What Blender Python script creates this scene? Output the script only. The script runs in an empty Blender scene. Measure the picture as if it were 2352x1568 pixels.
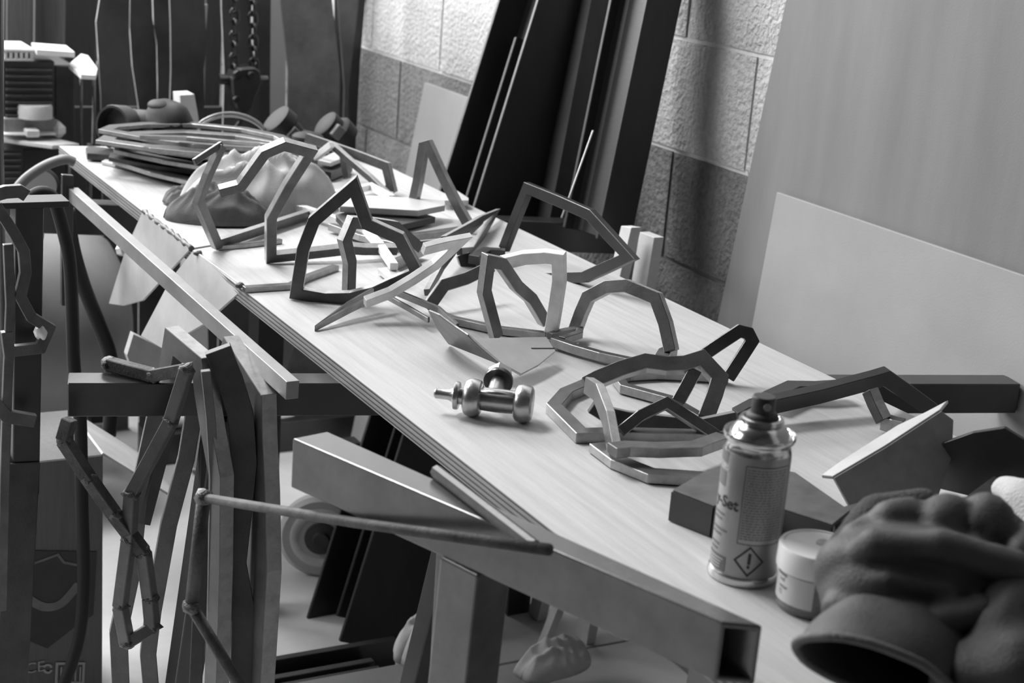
import bpy, bmesh, math, random
from mathutils import Vector, Matrix, noise
V = Vector
random.seed(7)
C = bpy.context.scene.collection
SC = bpy.context.scene

# ---------------------------------------------------------------- camera
FPX, CX, CY = 3650.0, 1176.0, 784.0
def _axes(vp1, vpv):
    a = V((vp1[0]-CX, vp1[1]-CY, FPX)).normalized()
    d = V((vpv[0]-CX, vpv[1]-CY, FPX)).normalized()
    d = (d - a*a.dot(d)).normalized()
    up = -d
    return a.cross(up), a, up
AX, AY, AZ = _axes((-890, -464), (190, 13000))
TT = 0.80                      # height of the bench top
CAM = V((0, 0, TT+0.58))
cd = bpy.data.cameras.new('camera'); cam = bpy.data.objects.new('camera', cd); C.objects.link(cam)
right = V((AX.x, AY.x, AZ.x)); upv = -V((AX.y, AY.y, AZ.y)); back = -V((AX.z, AY.z, AZ.z))
m = Matrix.Identity(4)
for i in range(3):
    m[i][0], m[i][1], m[i][2], m[i][3] = right[i], upv[i], back[i], CAM[i]
cam.matrix_world = m
cd.sensor_width = 36; cd.lens = 36*FPX/2352; cd.clip_start = .02
cd.dof.use_dof = True; cd.dof.focus_distance = 1.95; cd.dof.aperture_fstop = 8.0
SC.camera = cam

# ---------------------------------------------------------------- light
w = bpy.data.worlds.new('world'); SC.world = w; w.use_nodes = True
w.node_tree.nodes['Background'].inputs[0].default_value = (.5, .5, .5, 1)
w.node_tree.nodes['Background'].inputs[1].default_value = .05
def area(name, loc, to, sx, sy, power):
    l = bpy.data.lights.new(name, 'AREA'); l.shape = 'RECTANGLE'; l.size = sx; l.size_y = sy; l.energy = power
    o = bpy.data.objects.new(name, l); C.objects.link(o); o.location = loc
    o.rotation_euler = (V(to)-V(loc)).to_track_quat('-Z', 'Y').to_euler(); return o
area('skylight', (0.1, 3.3, 3.6), (.95, 1.7, .8), 1.5, 1.0, 200)
area('far_window', (.1, 5.3, 2.2), (.7, 1.6, 1.0), 3.0, 1.3, 290)
area('side_window', (-2.7, 3.6, 2.7), (1.0, 2.7, .2), 1.8, 1.3, 75)
SC.view_settings.view_transform = 'Standard'; SC.view_settings.look = 'None'
SC.view_settings.exposure = 0.0; SC.view_settings.gamma = 1.0; SC.view_settings.use_curve_mapping = False

# ---------------------------------------------------------------- helpers
def lin(g):
    g /= 255.0
    return g/12.92 if g <= .04045 else ((g+.055)/1.055)**2.4
MATS = {}
def mat(name, g, rough=.6, metal=0.0, var=0.0, scale=20.0, bump=0.0, bscale=200.0, stretch=(1, 1, 1), spec=.5, trans=0.0, ramp=None):
    """grey procedural material: base grey g (sRGB 0-255), noise variation +-var, noise bump"""
    if name in MATS: return MATS[name]
    mt = bpy.data.materials.new(name); mt.use_nodes = True; nt = mt.node_tree; N = nt.nodes; L = nt.links
    b = N['Principled BSDF']; v = lin(g)
    b.inputs['Base Color'].default_value = (v, v, v, 1); b.inputs['Roughness'].default_value = rough
    b.inputs['Metallic'].default_value = metal; b.inputs['Specular IOR Level'].default_value = spec
    if trans: b.inputs['Transmission Weight'].default_value = trans
    if var or bump:
        tc = N.new('ShaderNodeTexCoord'); mp = N.new('ShaderNodeMapping'); L.new(tc.outputs['Object'], mp.inputs[0])
        mp.inputs['Scale'].default_value = stretch
    if var:
        n = N.new('ShaderNodeTexNoise'); n.inputs['Scale'].default_value = scale; n.inputs['Detail'].default_value = 5
        n.inputs['Roughness'].default_value = .65; L.new(mp.outputs[0], n.inputs['Vector'])
        r = N.new('ShaderNodeValToRGB'); L.new(n.outputs['Fac'], r.inputs[0])
        lo, hi = v*(1-var), min(1, v*(1+var))
        e = r.color_ramp.elements
        p0, p1 = ramp or (.3, .7)
        e[0].position = p0; e[0].color = (lo, lo, lo, 1); e[1].position = p1; e[1].color = (hi, hi, hi, 1)
        L.new(r.outputs[0], b.inputs['Base Color'])
    if bump:
        n2 = N.new('ShaderNodeTexNoise'); n2.inputs['Scale'].default_value = bscale; n2.inputs['Detail'].default_value = 4
        L.new(tc.outputs['Object'], n2.inputs['Vector'])
        bp = N.new('ShaderNodeBump'); bp.inputs['Strength'].default_value = bump; bp.inputs['Distance'].default_value = .004
        L.new(n2.outputs['Fac'], bp.inputs['Height']); L.new(bp.outputs[0], b.inputs['Normal'])
    MATS[name] = mt; return mt

def mesh(name, vs, fs, mt, parent=None, smooth=False, bevel=0.0, seg=1):
    me = bpy.data.meshes.new(name); me.from_pydata([tuple(v) for v in vs], [], fs); me.validate()
    bm = bmesh.new(); bm.from_mesh(me); bmesh.ops.recalc_face_normals(bm, faces=bm.faces); bm.to_mesh(me); bm.free()
    me.materials.append(mt)
    if smooth:
        for p in me.polygons: p.use_smooth = True
    o = bpy.data.objects.new(name, me); C.objects.link(o)
    if parent: o.parent = parent
    if bevel:
        md = o.modifiers.new('bevel', 'BEVEL'); md.width = bevel; md.segments = seg; md.limit_method = 'ANGLE'; md.angle_limit = .6
    return o
def tag(o, label, cat, group=None, kind=None):
    if label: o['label'] = label
    if cat: o['category'] = cat
    if group: o['group'] = group
    if kind: o['kind'] = kind
    return o
def root(name, label, cat, loc=(0, 0, 0), group=None):
    o = bpy.data.objects.new(name, None); C.objects.link(o); o.empty_display_size = .05
    o['_at'] = 0; del o['_at']
    return tag(o, label, cat, group)
def struct(o, label=None):
    o['kind'] = 'structure'
    if label: o['label'] = label
    return o

# pixel (2352x1568 frame) -> ray -> point on a plane of the place
def ray(px, py):
    r = V((px-CX, py-CY, FPX)); return V((AX.dot(r), AY.dot(r), AZ.dot(r)))
class Pl:
    def __init__(s, p, n): s.p = V(p); s.n = V(n).normalized()
    def __call__(s, px, py):
        r = ray(px, py); return CAM + r*((s.p-CAM).dot(s.n)/r.dot(s.n))
    def off(s, d): return Pl(s.p+s.n*d, s.n)
def PZ(z): return Pl((0, 0, z), (0, 0, 1))
def PXX(x): return Pl((x, 0, 0), (1, 0, 0))
def PYY(y): return Pl((0, y, 0), (0, 1, 0))
def at(px, py, z=TT): return PZ(z)(px, py)
def stand(a, b, tilt=0, z=TT+.008):
    """plane through the two bench points seen at pixels a and b, leaning back by tilt degrees"""
    A, B = at(*a, z), at(*b, z); d = (B-A).normalized()
    n = d.cross(V((0, 0, 1))).normalized()
    if n.dot(CAM-A) < 0: n = -n
    ax = d if d.cross(n).z > 0 else -d           # rotate up-vector away from viewer for +tilt
    t = math.radians(tilt)
    up = V((0, 0, 1))*math.cos(t) - n*math.sin(t)
    return Pl(A, d.cross(up))
def tri(a, b, c): return Pl(a, (b-a).cross(c-a))

def sweep_geo(pts, n, wd, th, closed=False, vs=None, fs=None):
    """flat bar: width wd in the plane of the path, thickness th along n, mitred corners"""
    vs = [] if vs is None else vs; fs = [] if fs is None else fs
    n = V(n).normalized(); N = len(pts); b0 = len(vs)
    for i, p in enumerate(pts):
        if closed or 0 < i < N-1:
            d0 = (p-pts[i-1]).normalized(); d1 = (pts[(i+1) % N]-p).normalized()
        elif i == 0: d0 = d1 = (pts[1]-p).normalized()
        else: d0 = d1 = (p-pts[i-1]).normalized()
        s0 = n.cross(d0).normalized(); s1 = n.cross(d1).normalized()
        s = (s0+s1)
        s = s.normalized() if s.length > 1e-4 else s0
        k = min(2.0, 1/max(.35, s.dot(s0)))
        nn = n
        for (a, b) in ((-1, -1), (1, -1), (1, 1), (-1, 1)):
            vs.append(p + s*(a*wd/2*k) + nn*(b*th/2))
    for i in range(N if closed else N-1):
        A = b0+4*i; B = b0+4*((i+1) % N)
        for k in range(4): fs.append((A+k, A+(k+1) % 4, B+(k+1) % 4, B+k))
    if not closed:
        fs.append((b0+3, b0+2, b0+1, b0)); e = b0+4*(N-1); fs.append((e, e+1, e+2, e+3))
    return vs, fs
def bar(name, pts, n, wd, th, mt, parent=None, closed=False, bevel=.0007, edge=None):
    vs, fs = sweep_geo(pts, n, wd, th, closed)
    o = mesh(name, vs, fs, mt, parent, bevel=bevel)
    if edge:                                   # cut sides: bare metal, brightened to put the top light into the colour
        o.data.materials.append(edge); ns_ = len(pts) if closed else len(pts)-1
        for i in range(ns_*4):
            if i % 2: o.data.polygons[i].material_index = 1
    return o
def tube_geo(pts, r, seg=10, closed=False, vs=None, fs=None, taper=None):
    vs = [] if vs is None else vs; fs = [] if fs is None else fs; b0 = len(vs); N = len(pts)
    up = V((0, 0, 1)); prev = None
    for i, p in enumerate(pts):
        d = ((pts[(i+1) % N] if closed or i < N-1 else p) - (pts[i-1] if closed or i > 0 else p)).normalized()
        if prev is None:
            s = d.cross(up)
            if s.length < 1e-3: s = d.cross(V((1, 0, 0)))
            s.normalize()
        else:
            s = (prev - d*prev.dot(d)).normalized()
        prev = s; t = d.cross(s); rr = taper[i] if taper else r
        for k in range(seg):
            a = 2*math.pi*k/seg; vs.append(p + (s*math.cos(a)+t*math.sin(a))*rr)
    for i in range(N if closed else N-1):
        for k in range(seg):
            A = b0+i*seg; B = b0+((i+1) % N)*seg
            fs.append((A+k, A+(k+1) % seg, B+(k+1) % seg, B+k))
    if not closed:
        fs.append(tuple(b0+k for k in range(seg))[::-1]); fs.append(tuple(b0+(N-1)*seg+k for k in range(seg)))
    return vs, fs
def tube(name, pts, r, mt, parent=None, seg=10, closed=False, smooth=True, taper=None):
    vs, fs = tube_geo(pts, r, seg, closed, taper=taper); return mesh(name, vs, fs, mt, parent, smooth)
def spline(pts, k=6, closed=False):
    out = []; N = len(pts)
    for i in range(N if closed else N-1):
        g = (lambda j: pts[j % N]) if closed else (lambda j: pts[max(0, min(N-1, j))])
        p0, p1, p2, p3 = g(i-1), g(i), g(i+1), g(i+2)
        for q in range(k):
            t = q/k
            out.append(.5*((2*p1)+(p2-p0)*t+(2*p0-5*p1+4*p2-p3)*t*t+(3*p1-p0-3*p2+p3)*t**3))
    if not closed: out.append(pts[-1])
    return out
def plate_geo(poly, n, th, vs=None, fs=None):
    vs = [] if vs is None else vs; fs = [] if fs is None else fs; b = len(vs); n = V(n).normalized(); N = len(poly)
    for p in poly: vs.append(p-n*th/2)
    for p in poly: vs.append(p+n*th/2)
    fs.append(tuple(b+i for i in range(N))[::-1]); fs.append(tuple(b+N+i for i in range(N)))
    for i in range(N): fs.append((b+i, b+(i+1) % N, b+N+(i+1) % N, b+N+i))
    return vs, fs
def plate(name, poly, n, th, mt, parent=None, bevel=.0006):
    vs, fs = plate_geo(poly, n, th)
    o = mesh(name, vs, fs, mt, parent, bevel=0)
    bm = bmesh.new(); bm.from_mesh(o.data); bmesh.ops.triangulate(bm, faces=[f for f in bm.faces if len(f.verts) > 4]); bm.to_mesh(o.data); bm.free()
    if bevel:
        md = o.modifiers.new('bevel', 'BEVEL'); md.width = bevel; md.segments = 1; md.limit_method = 'ANGLE'; md.angle_limit = .6
    return o
def box_geo(c, u, v, t, vs=None, fs=None):
    """box centred c with half-extent vectors u v t"""
    vs = [] if vs is None else vs; fs = [] if fs is None else fs; b = len(vs)
    for sx in (-1, 1):
        for sy in (-1, 1):
            for sz in (-1, 1): vs.append(c+u*sx+v*sy+t*sz)
    for f in ((0, 1, 3, 2), (4, 6, 7, 5), (0, 4, 5, 1), (2, 3, 7, 6), (0, 2, 6, 4), (1, 5, 7, 3)): fs.append(tuple(b+i for i in f))
    return vs, fs
def boxo(name, lo, hi, mt, parent=None, bevel=.001):
    lo, hi = V(lo), V(hi); c = (lo+hi)/2; h = (hi-lo)/2
    vs, fs = box_geo(c, V((h.x, 0, 0)), V((0, h.y, 0)), V((0, 0, h.z))); return mesh(name, vs, fs, mt, parent, bevel=bevel)
def beam(name, a, b, wd, ht, mt, parent=None, upd=(0, 0, 1), bevel=.002, seg=2):
    """solid bar from a to b; wd across, ht along upd"""
    a, b = V(a), V(b); d = (b-a); u = V(upd); s = d.cross(u).normalized(); t = s.cross(d).normalized()
    vs, fs = box_geo((a+b)/2, d/2, s*wd/2, t*ht/2); return mesh(name, vs, fs, mt, parent, bevel=bevel, seg=seg)
def hollow(name, a, b, wd, ht, wall, mt, parent=None, upd=(0, 0, 1), bevel=.0012):
    """open-ended rectangular steel tube"""
    a, b = V(a), V(b); d = (b-a).normalized(); s = d.cross(V(upd)).normalized(); t = s.cross(d).normalized()
    vs = []; fs = []
    for p in (a, b):
        for (W, H) in ((wd/2, ht/2), (wd/2-wall, ht/2-wall)):
            for (x, y) in ((-1, -1), (1, -1), (1, 1), (-1, 1)): vs.append(p+s*x*W+t*y*H)
    for k in range(4):
        j = (k+1) % 4
        fs += [(k, j, 8+j, 8+k), (4+k, 12+k, 12+j, 4+j), (k, 4+k, 4+j, j), (8+k, 8+j, 12+j, 12+k)]
    return mesh(name, vs, fs, mt, parent, bevel=bevel)
def lathe_geo(prof, c, axis=(0, 0, 1), seg=32, vs=None, fs=None, x=None):
    vs = [] if vs is None else vs; fs = [] if fs is None else fs; b = len(vs); c = V(c); a = V(axis).normalized()
    s = V(x) if x else a.orthogonal(); s = (s-a*a.dot(s)).normalized(); t = a.cross(s)
    for (r, h) in prof:
        for k in range(seg):
            q = 2*math.pi*k/seg; vs.append(c+a*h+(s*math.cos(q)+t*math.sin(q))*max(r, 1e-5))
    for i in range(len(prof)-1):
        for k in range(seg):
            fs.append((b+i*seg+k, b+i*seg+(k+1) % seg, b+(i+1)*seg+(k+1) % seg, b+(i+1)*seg+k))
    fs.append(tuple(b+k for k in range(seg))[::-1]); fs.append(tuple(b+(len(prof)-1)*seg+k for k in range(seg)))
    return vs, fs
def lathe(name, prof, c, mt, parent=None, axis=(0, 0, 1), seg=32, smooth=True, x=None):
    vs, fs = lathe_geo(prof, c, axis, seg, x=x); o = mesh(name, vs, fs, mt, parent, smooth)
    md = o.modifiers.new('edge', 'EDGE_SPLIT'); md.split_angle = .7
    return o
def blob(name, c, r, mt, parent=None, sq=(1, 1, 1), seed=0, amt=.25, sub=2):
    bm = bmesh.new(); bmesh.ops.create_icosphere(bm, subdivisions=sub, radius=r)
    for v in bm.verts:
        k = 1+amt*noise.noise(v.co*(1.6/r)+V((seed*3.1, seed, 0)))
        v.co = V((v.co.x*sq[0]*k, v.co.y*sq[1]*k, v.co.z*sq[2]*k))+V(c)
    me = bpy.data.meshes.new(name); bm.to_mesh(me); bm.free(); me.materials.append(mt)
    for p in me.polygons: p.use_smooth = True
    o = bpy.data.objects.new(name, me); C.objects.link(o); o.parent = parent; return o
def copy(o, parent=None):
    c = o.copy(); C.objects.link(c)
    if parent: c.parent = parent
    return c

# ---------------------------------------------------------------- materials
def wood(name, g, var=.18, stretch=(60, 2.5, 60), scale=1.6, rough=.55):
    return mat(name, g, rough, 0, var, scale, .08, 260, stretch, .35)
M_PLY = wood('plywood_face', 174, .13, (70, 3, 70), 1.5, .5)
M_PLYL = wood('ply_light', 132, .2, (40, 3, 40), 2)
M_PLYD = wood('ply_dark', 84, .3, (40, 3, 40), 2)
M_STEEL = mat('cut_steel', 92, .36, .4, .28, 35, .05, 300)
M_STEEL2 = mat('cut_steel_dark', 70, .38, .4, .3, 30, .06, 300)
M_BRIGHT = mat('bright_steel', 226, .32, .08, .15, 30, .04, 300)
M_CUTLIT = mat('sawn_edge_lit', 160, .34, .4, .2, 60, .05, 400)
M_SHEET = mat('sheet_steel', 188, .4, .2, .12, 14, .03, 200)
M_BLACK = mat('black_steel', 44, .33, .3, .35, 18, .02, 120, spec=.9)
M_TUBE = mat('painted_tube', 58, .4, .2, .3, 25, .06, 260)
M_TUBEG = mat('grey_tube', 84, .27, .35, .25, 22, .03, 160, spec=.9)
M_BEAM = mat('mill_beam', 42, .45, .2, .35, 9, .06, 160, (1, 1, .25))
M_RUST = mat('rusty_rod', 72, .65, .25, .5, 45, .25, 320)
M_WELD = mat('weld', 92, .4, .6, .4, 120, .5, 500)
M_RUBBER = mat('rubber', 22, .7, 0, .2, 30)
M_CONC = mat('concrete', 196, .8, 0, .14, 3.2, .12, 90)
M_BLOCKW = mat('block_white', 178, .9, 0, .16, 90, 1.6, 110)
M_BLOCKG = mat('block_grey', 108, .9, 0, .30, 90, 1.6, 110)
M_MORT = mat('mortar', 200, .9, 0, .1, 40, .3, 120)
M_MORTG = mat('mortar_grey', 96, .9, 0, .2, 40, .3, 120)
M_PLASTER = mat('dark_plaster', 45, .9, 0, .2, 3)
M_BOARD = mat('fibre_board', 114, .75, 0, .13, 2.6, .05, 300, (1, 4, .7))
M_BOARD2 = mat('fibre_board_pale', 142, .7, 0, .10, 3.5, .05, 300)
M_CLOTH = mat('cloth', 172, .95, 0, .12, 18, .25, 600)
M_CLOTHD = mat('cloth_dark', 88, .95, 0, .25, 18, .3, 500)
M_GLOVE = mat('glove_leather', 60, .62, 0, .35, 22, .25, 500)
M_GLOVE2 = mat('glove_knit', 60, .9, 0, .25, 40, .7, 420)
M_PLASTIC = mat('white_plastic', 215, .4, 0, .04, 20)
M_PALE = mat('pale_paint', 196, .5, 0, .12, 20)
M_INK = mat('ink', 42, .6)
M_INKG = mat('ink_grey', 105, .6)
M_LABEL = mat('label_paper', 190, .45, 0, .03, 30)
M_CARD = mat('cardboard', 104, .85, 0, .12, 8, .1, 200, (20, 20, 1))

# ================================================================ the setting
YF, YB, XL, XW, ZC = 5.4, -1.6, -3.2, 1.65, 3.7
fl = boxo('floor', (XL, YB, -.12), (XW, YF, 0), M_CONC, bevel=0); struct(fl, 'pale scuffed concrete workshop floor')
struct(boxo('wall_far', (XL, YF, 0), (XW+.3, YF+.15, ZC), M_PLASTER, bevel=0), 'dark far wall behind the leaning plates')
struct(boxo('wall_left', (XL-.15, YB, 0), (XL, YF, ZC), M_PLASTER, bevel=0))
struct(boxo('wall_back', (XL, YB-.15, 0), (XW+.3, YB, ZC), M_PLASTER, bevel=0))
struct(boxo('ceiling', (XL, YB, ZC), (XW+.3, YF, ZC+.1), M_PLASTER, bevel=0))
wr = boxo('wall_right', (XW+.005, YB, 0), (XW+.3, YF, ZC), M_MORT, bevel=0); struct(wr, 'painted concrete block wall with rough split faces')
# blocks: 390 x 190 faces, courses 200 high
def block_mesh(nm, mt, hy=.1962, hz=.0962):
    vs = []; fs = []
    ny, nz = 8, 4
    for j in range(nz+1):
        for i in range(ny+1):
            y = -hy+2*hy*i/ny; z = -hz+2*hz*j/nz
            e = 0 if (0 < i < ny and 0 < j < nz) else .004
            vs.append(V((e+.0025*noise.noise(V((y*40, z*40, 3))), y, z)))
    for j in range(nz):
        for i in range(ny):
            a = j*(ny+1)+i; fs.append((a, a+ny+1, a+ny+2, a+1))
    b = len(vs)
    rim = [i for i in range(ny+1)]+[(ny+1)*j+ny for j in range(1, nz+1)]+[nz*(ny+1)+i for i in range(ny-1, -1, -1)]+[(ny+1)*j for j in range(nz-1, 0, -1)]
    for r in rim: vs.append(V((.03, vs[r].y, vs[r].z)))
    for k in range(len(rim)):
        k2 = (k+1) % len(rim); fs.append((rim[k], rim[k2], b+k2, b+k))
    me = bpy.data.meshes.new(nm); me.from_pydata([tuple(v) for v in vs], [], fs); me.materials.append(mt)
    bm = bmesh.new(); bm.from_mesh(me); bmesh.ops.recalc_face_normals(bm, faces=bm.faces); bm.to_mesh(me); bm.free()
    return me
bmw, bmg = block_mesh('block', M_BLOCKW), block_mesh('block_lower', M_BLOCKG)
for k in range(0, 9):
    z = .115+.2*(k-.5)-.0
    if k == 0: continue
    off = 3.357 if k % 2 == 1 else 3.572
    for q in range(-6, 5):
        y = off+.2+.4*q
        if y > YF-.2 or y < .9: continue
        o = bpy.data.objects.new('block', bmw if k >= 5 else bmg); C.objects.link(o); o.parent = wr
        o.location = (XW-.004+.003*random.random(), y, z)
        if random.random() < .5: o.rotation_euler = (math.pi, 0, 0)
# grey mortar strip behind the darker lower courses
o = boxo('mortar_bed', (XW+.004, .7, 0), (XW+.02, YF, .905), M_MORTG, wr, bevel=0)
# saw-cut joint of the slab
struct(boxo('trim_1', (.6, 2.245, -.002), (XW, 2.251, .0006), mat('slab_joint', 120, .9), bevel=0), 'shallow joint line across the concrete slab')

# ================================================================ bench top (plywood sheet on trestles)
bt = root('workbench_top', 'large pale plywood bench top covered with cut steel frames', 'bench top')
XL0, XR0, YN, TH = .714, 1.297, .42, .022
fx = at(135, 335); 
poly = [V((XL0, YN, 0)), V((XR0, YN, 0)), V((XR0, 3.02, 0)), V((XL0, 3.10, 0))]
lay = [.0012, .0030, .0028, .0028, .0028, .0028, .0028, .0028, .0010]
z = TT
for i, t in enumerate(lay):
    mt = M_PLY if i == 0 else (M_PLYD if i % 2 else M_PLYL)
    ins = 0 if i % 2 == 0 else .0006
    pp = [V((p.x+(ins if p.x < 1 else -ins), p.y, z-t/2)) for p in poly]
    plate('ply', pp, (0, 0, 1), t, mt, bt, bevel=0); z -= t

# ================================================================ trestles and stands
def trestle(label, a, b, ht, wd, legs, mt, name='trestle'):
    t = root(name, label, 'trestle')
    hollow('top_rail', a, b, wd, ht, .004, mt, t)
    for (p, q) in legs: beam('leg', p, q, .038, .038, mt, t, upd=(0, 1, 0), bevel=.002)
    return t
z2 = TT-TH
A2, B2 = at(155, 880, z2), at(2345, 882, z2)
d2 = (B2-A2).normalized(); n2 = V((0, 0, 1)).cross(d2).normalized()
h2 = .041; off = n2*.02 - V((0, 0, h2/2+.0))
A2c, B2c = A2+off, B2+off
mid = (A2c+B2c)/2
trestle('dark steel trestle whose open tube end sticks out left under the hanging bars', A2c, B2c, h2, .04,
        [(A2c+d2*.18-V((0, 0, .02)), A2c+d2*.12+n2*.25-V((0, 0, A2c.z))), (B2c-d2*.30-V((0, 0, .02)), B2c-d2*.26+n2*.25-V((0, 0, B2c.z))), (A2c+d2*.50-V((0, 0, .02)), A2c+d2*.46+n2*.28-V((0, 0, A2c.z)))], M_BLACK)
A3, B3 = at(48, 462, z2), at(1430, 516, z2)
d3 = (B3-A3).normalized(); n3 = V((0, 0, 1)).cross(d3).normalized()
t3 = root('trestle', 'far dark steel trestle whose right end shows pale beside the beams', 'trestle')
o3 = n3*.02-V((0, 0, .0275))
hollow('top_rail', A3+o3, B3+o3, .04, .055, .004, M_BLACK, t3)
pc1 = A3+o3+d3*.42
hollow('outer_post', V((pc1.x, pc1.y, TT-TH-.055)), V((pc1.x, pc1.y, 0)), .05, .05, .004, M_BLACK, t3, upd=(0, 1, 0))
ts = root('telescopic_stand', 'dark telescopic square post standing at the left picture edge', 'stand')
Yp = 2.08; pq = [PYY(Yp)(*q) for q in ((62, 470), (52, 1050), (44, 1060), (22, 1500))]
dlow = (pq[3]-pq[2]).normalized()
hollow('inner_post', pq[0], pq[1]-V((0, 0, .05)), .036, .036, .003, M_BLACK, ts, upd=(0, 1, 0))
hollow('outer_post', pq[1]+V((-.003, 0, 0)), pq[2]+dlow*((0-pq[2].z)/dlow.z), .044, .044, .003, M_TUBE, ts, upd=(0, 1, 0))
hollow('head_plate', pq[0]+V((-.05, 0, .004)), pq[0]+V((.05, 0, .004)), .045, .008, .001, M_BLACK, ts)
pc2 = B3+o3-d3*.14
hollow('outer_post', V((pc2.x, pc2.y, TT-TH-.055)), V((pc2.x, pc2.y, 0)), .05, .05, .004, M_BLACK, t3, upd=(0, 1, 0))

# near stand: grey box rail beside the bench, at a skew, with a leg
zb = TT+.05
SA, SB = at(672, 1006, zb), at(1658, 1428, zb); SA2, SB2 = at(752, 990, zb), at(1752, 1436, zb)
st = root('steel_stand', 'grey box-section steel stand running skewed beside the near plywood edge', 'stand')
ds = (SB-SA).normalized(); ns = V((0, 0, 1)).cross(ds).normalized(); WS = .046; HS = .05
ca = SA+ns*WS/2-V((0, 0, HS/2)); cb = SB+ns*WS/2-V((0, 0, HS/2))
def hollow4(name, A, Bq, wall, mt, parent, bevel):
    vs = []; fs = []
    for q in (A, Bq):
        c = sum(q, V())/4
        vs += list(q)+[p+(c-p).normalized()*wall*1.5 for p in q]
    for k in range(4):
        j = (k+1) % 4
        fs += [(k, j, 8+j, 8+k), (4+k, 12+k, 12+j, 4+j), (k, 4+k, 4+j, j), (8+k, 8+j, 12+j, 12+k)]
    return mesh(name, vs, fs, mt, parent, bevel=bevel, seg=2)
dn = V((0, 0, -HS))
hollow4('top_rail', [SA, SA2, SA2+dn, SA+dn], [SB, SB2, SB2+dn, SB+dn], .004, M_TUBEG, st, .003)
WS = (SA2-SA).dot(ns)
lp = PZ(zb-HS)(1078, 1290)
tt_ = ((lp-SA).dot(ds))
lc = SA+ds*tt_+ns*WS/2
beam('leg', V((lc.x, lc.y, zb-HS)), V((lc.x-.01, lc.y+.03, .0)), .045, .045, M_TUBEG, st, upd=tuple(ns))
l2 = lc - ds*.42
beam('leg', V((l2.x, l2.y, zb-HS)), V((l2.x, l2.y+.05, 0)), .03, .03, M_BLACK, st, upd=tuple(ns)) if False else None
beam('brace', V((lc.x, lc.y, zb-HS))-ds*.035, V((lc.x-.01, lc.y+.03, .45)), .02, .008, M_TUBEG, st, upd=tuple(ns))
# ================================================================ cut steel frames on the bench
GRP = 'cut steel frames on the bench'
def frame(label, pieces, name='steel_outline', cat='steel outline', group=GRP):
    """pieces: (plane, pixels, closed, width, thickness, material)"""
    many = len(pieces) > 1
    r = root(name, label, cat, group=group) if many else None
    for (pl, px, closed, wd, th, mt) in pieces:
        pts = [pl(*p) for p in px]
        o = bar('bar' if many else name, pts, pl.n, wd, th, mt, r, closed, edge=M_CUTLIT if mt in (S, D) else None)
        if not many: tag(o, label, cat, group)
    return r
S, D, B = M_STEEL, M_STEEL2, M_BRIGHT
W0, T0 = .0135, .009
p = stand((496, 565), (706, 495), -12)
frame('angular open steel frame standing leftmost, beside the crumpled cloth',
      [(p, [(509, 333), (478, 400), (455, 463), (497, 560), (706, 492)], False, .016, .010, S),
       (Pl(p(507, 333), V((.5, -.85, .25))), [(509, 331), (476, 352), (446, 372)], False, .009, .006, S)])
p = stand((622, 592), (920, 580), -28)
frame('tall hooked steel arch with bright top, standing in front of the cloth',
      [(p, [(503, 439), (552, 426), (607, 350), (652, 331), (712, 347), (662, 425), (622, 498), (621, 590), (720, 580), (808, 570), (835, 572), (912, 572)], False, .0155, .012, S)])
p = stand((679, 675), (807, 686), -10)
frame('pointed steel arch closed by a many-sided base, left of the bench middle',
      [(p, [(813, 427), (722, 505), (697, 570), (681, 672), (748, 683), (806, 682), (862, 668), (905, 648), (960, 625), (918, 545), (843, 512)], True, .0165, .011, D)])
p = stand((801, 672), (940, 640), -6)
frame('short curved steel post with a dark bent top, inside the pointed arch',
      [(p, [(801, 668), (803, 600), (791, 550), (808, 510), (850, 512), (905, 520), (960, 568)], False, .0165, .012, D)])
# flat piece with pointed corner lying under the arches
p = PZ(TT+.004)
frame('thin flat steel strip outlining a corner, lying left of the pointed arch',
      [(p, [(560, 664), (668, 657), (700, 640), (771, 614)], False, .012, .008, D),
       (p.off(.0), [(645, 553), (560, 563), (498, 568)], False, .010, .007, D)])
# bright narrow ring seen edge-on, tipped up
z = TT
a_, b_, c_ = at(745, 752, TT+.004), at(898, 672, TT+.022), at(1062, 549, TT+.085)
p = tri(at(841, 690, TT+.030), at(1062, 549, TT+.115), at(972, 572, TT+.105))
frame('long bright steel ring tipped up, crossing the middle of the bench',
      [(p, [(838, 694), (896, 672), (948, 641), (999, 607), (1040, 568), (1058, 552), (1020, 560), (972, 572)], False, .0165, .009, B)])
p = stand((979, 676), (1066, 580), 10)
frame('narrow upright steel ring behind the long bright one, pointing to the wall',
      [(p, [(981, 672), (1013, 613), (1041, 576), (1073, 536), (1104, 507)], False, .010, .009, S),
       (p, [(1020, 550), (1075, 520), (1104, 503), (1142, 482), (1118, 520), (1083, 575), (1055, 578)], False, .011, .009, S)])
# thin pair of strips, lower left: narrow ring lying on edge
p = tri(at(724, 753, TT+.004), at(896, 663, TT+.030), at(1053, 752, TT+.012))
frame('slender steel ring lying low at the front, with a sharp left tip',
      [(p, [(856, 668), (800, 700), (727, 752), (800, 712), (896, 665), (1008, 711), (1051, 750)], False, .0042, .009, D),
       (p, [(882, 677), (935, 706), (985, 735)], False, .004, .008, D)])
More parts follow.
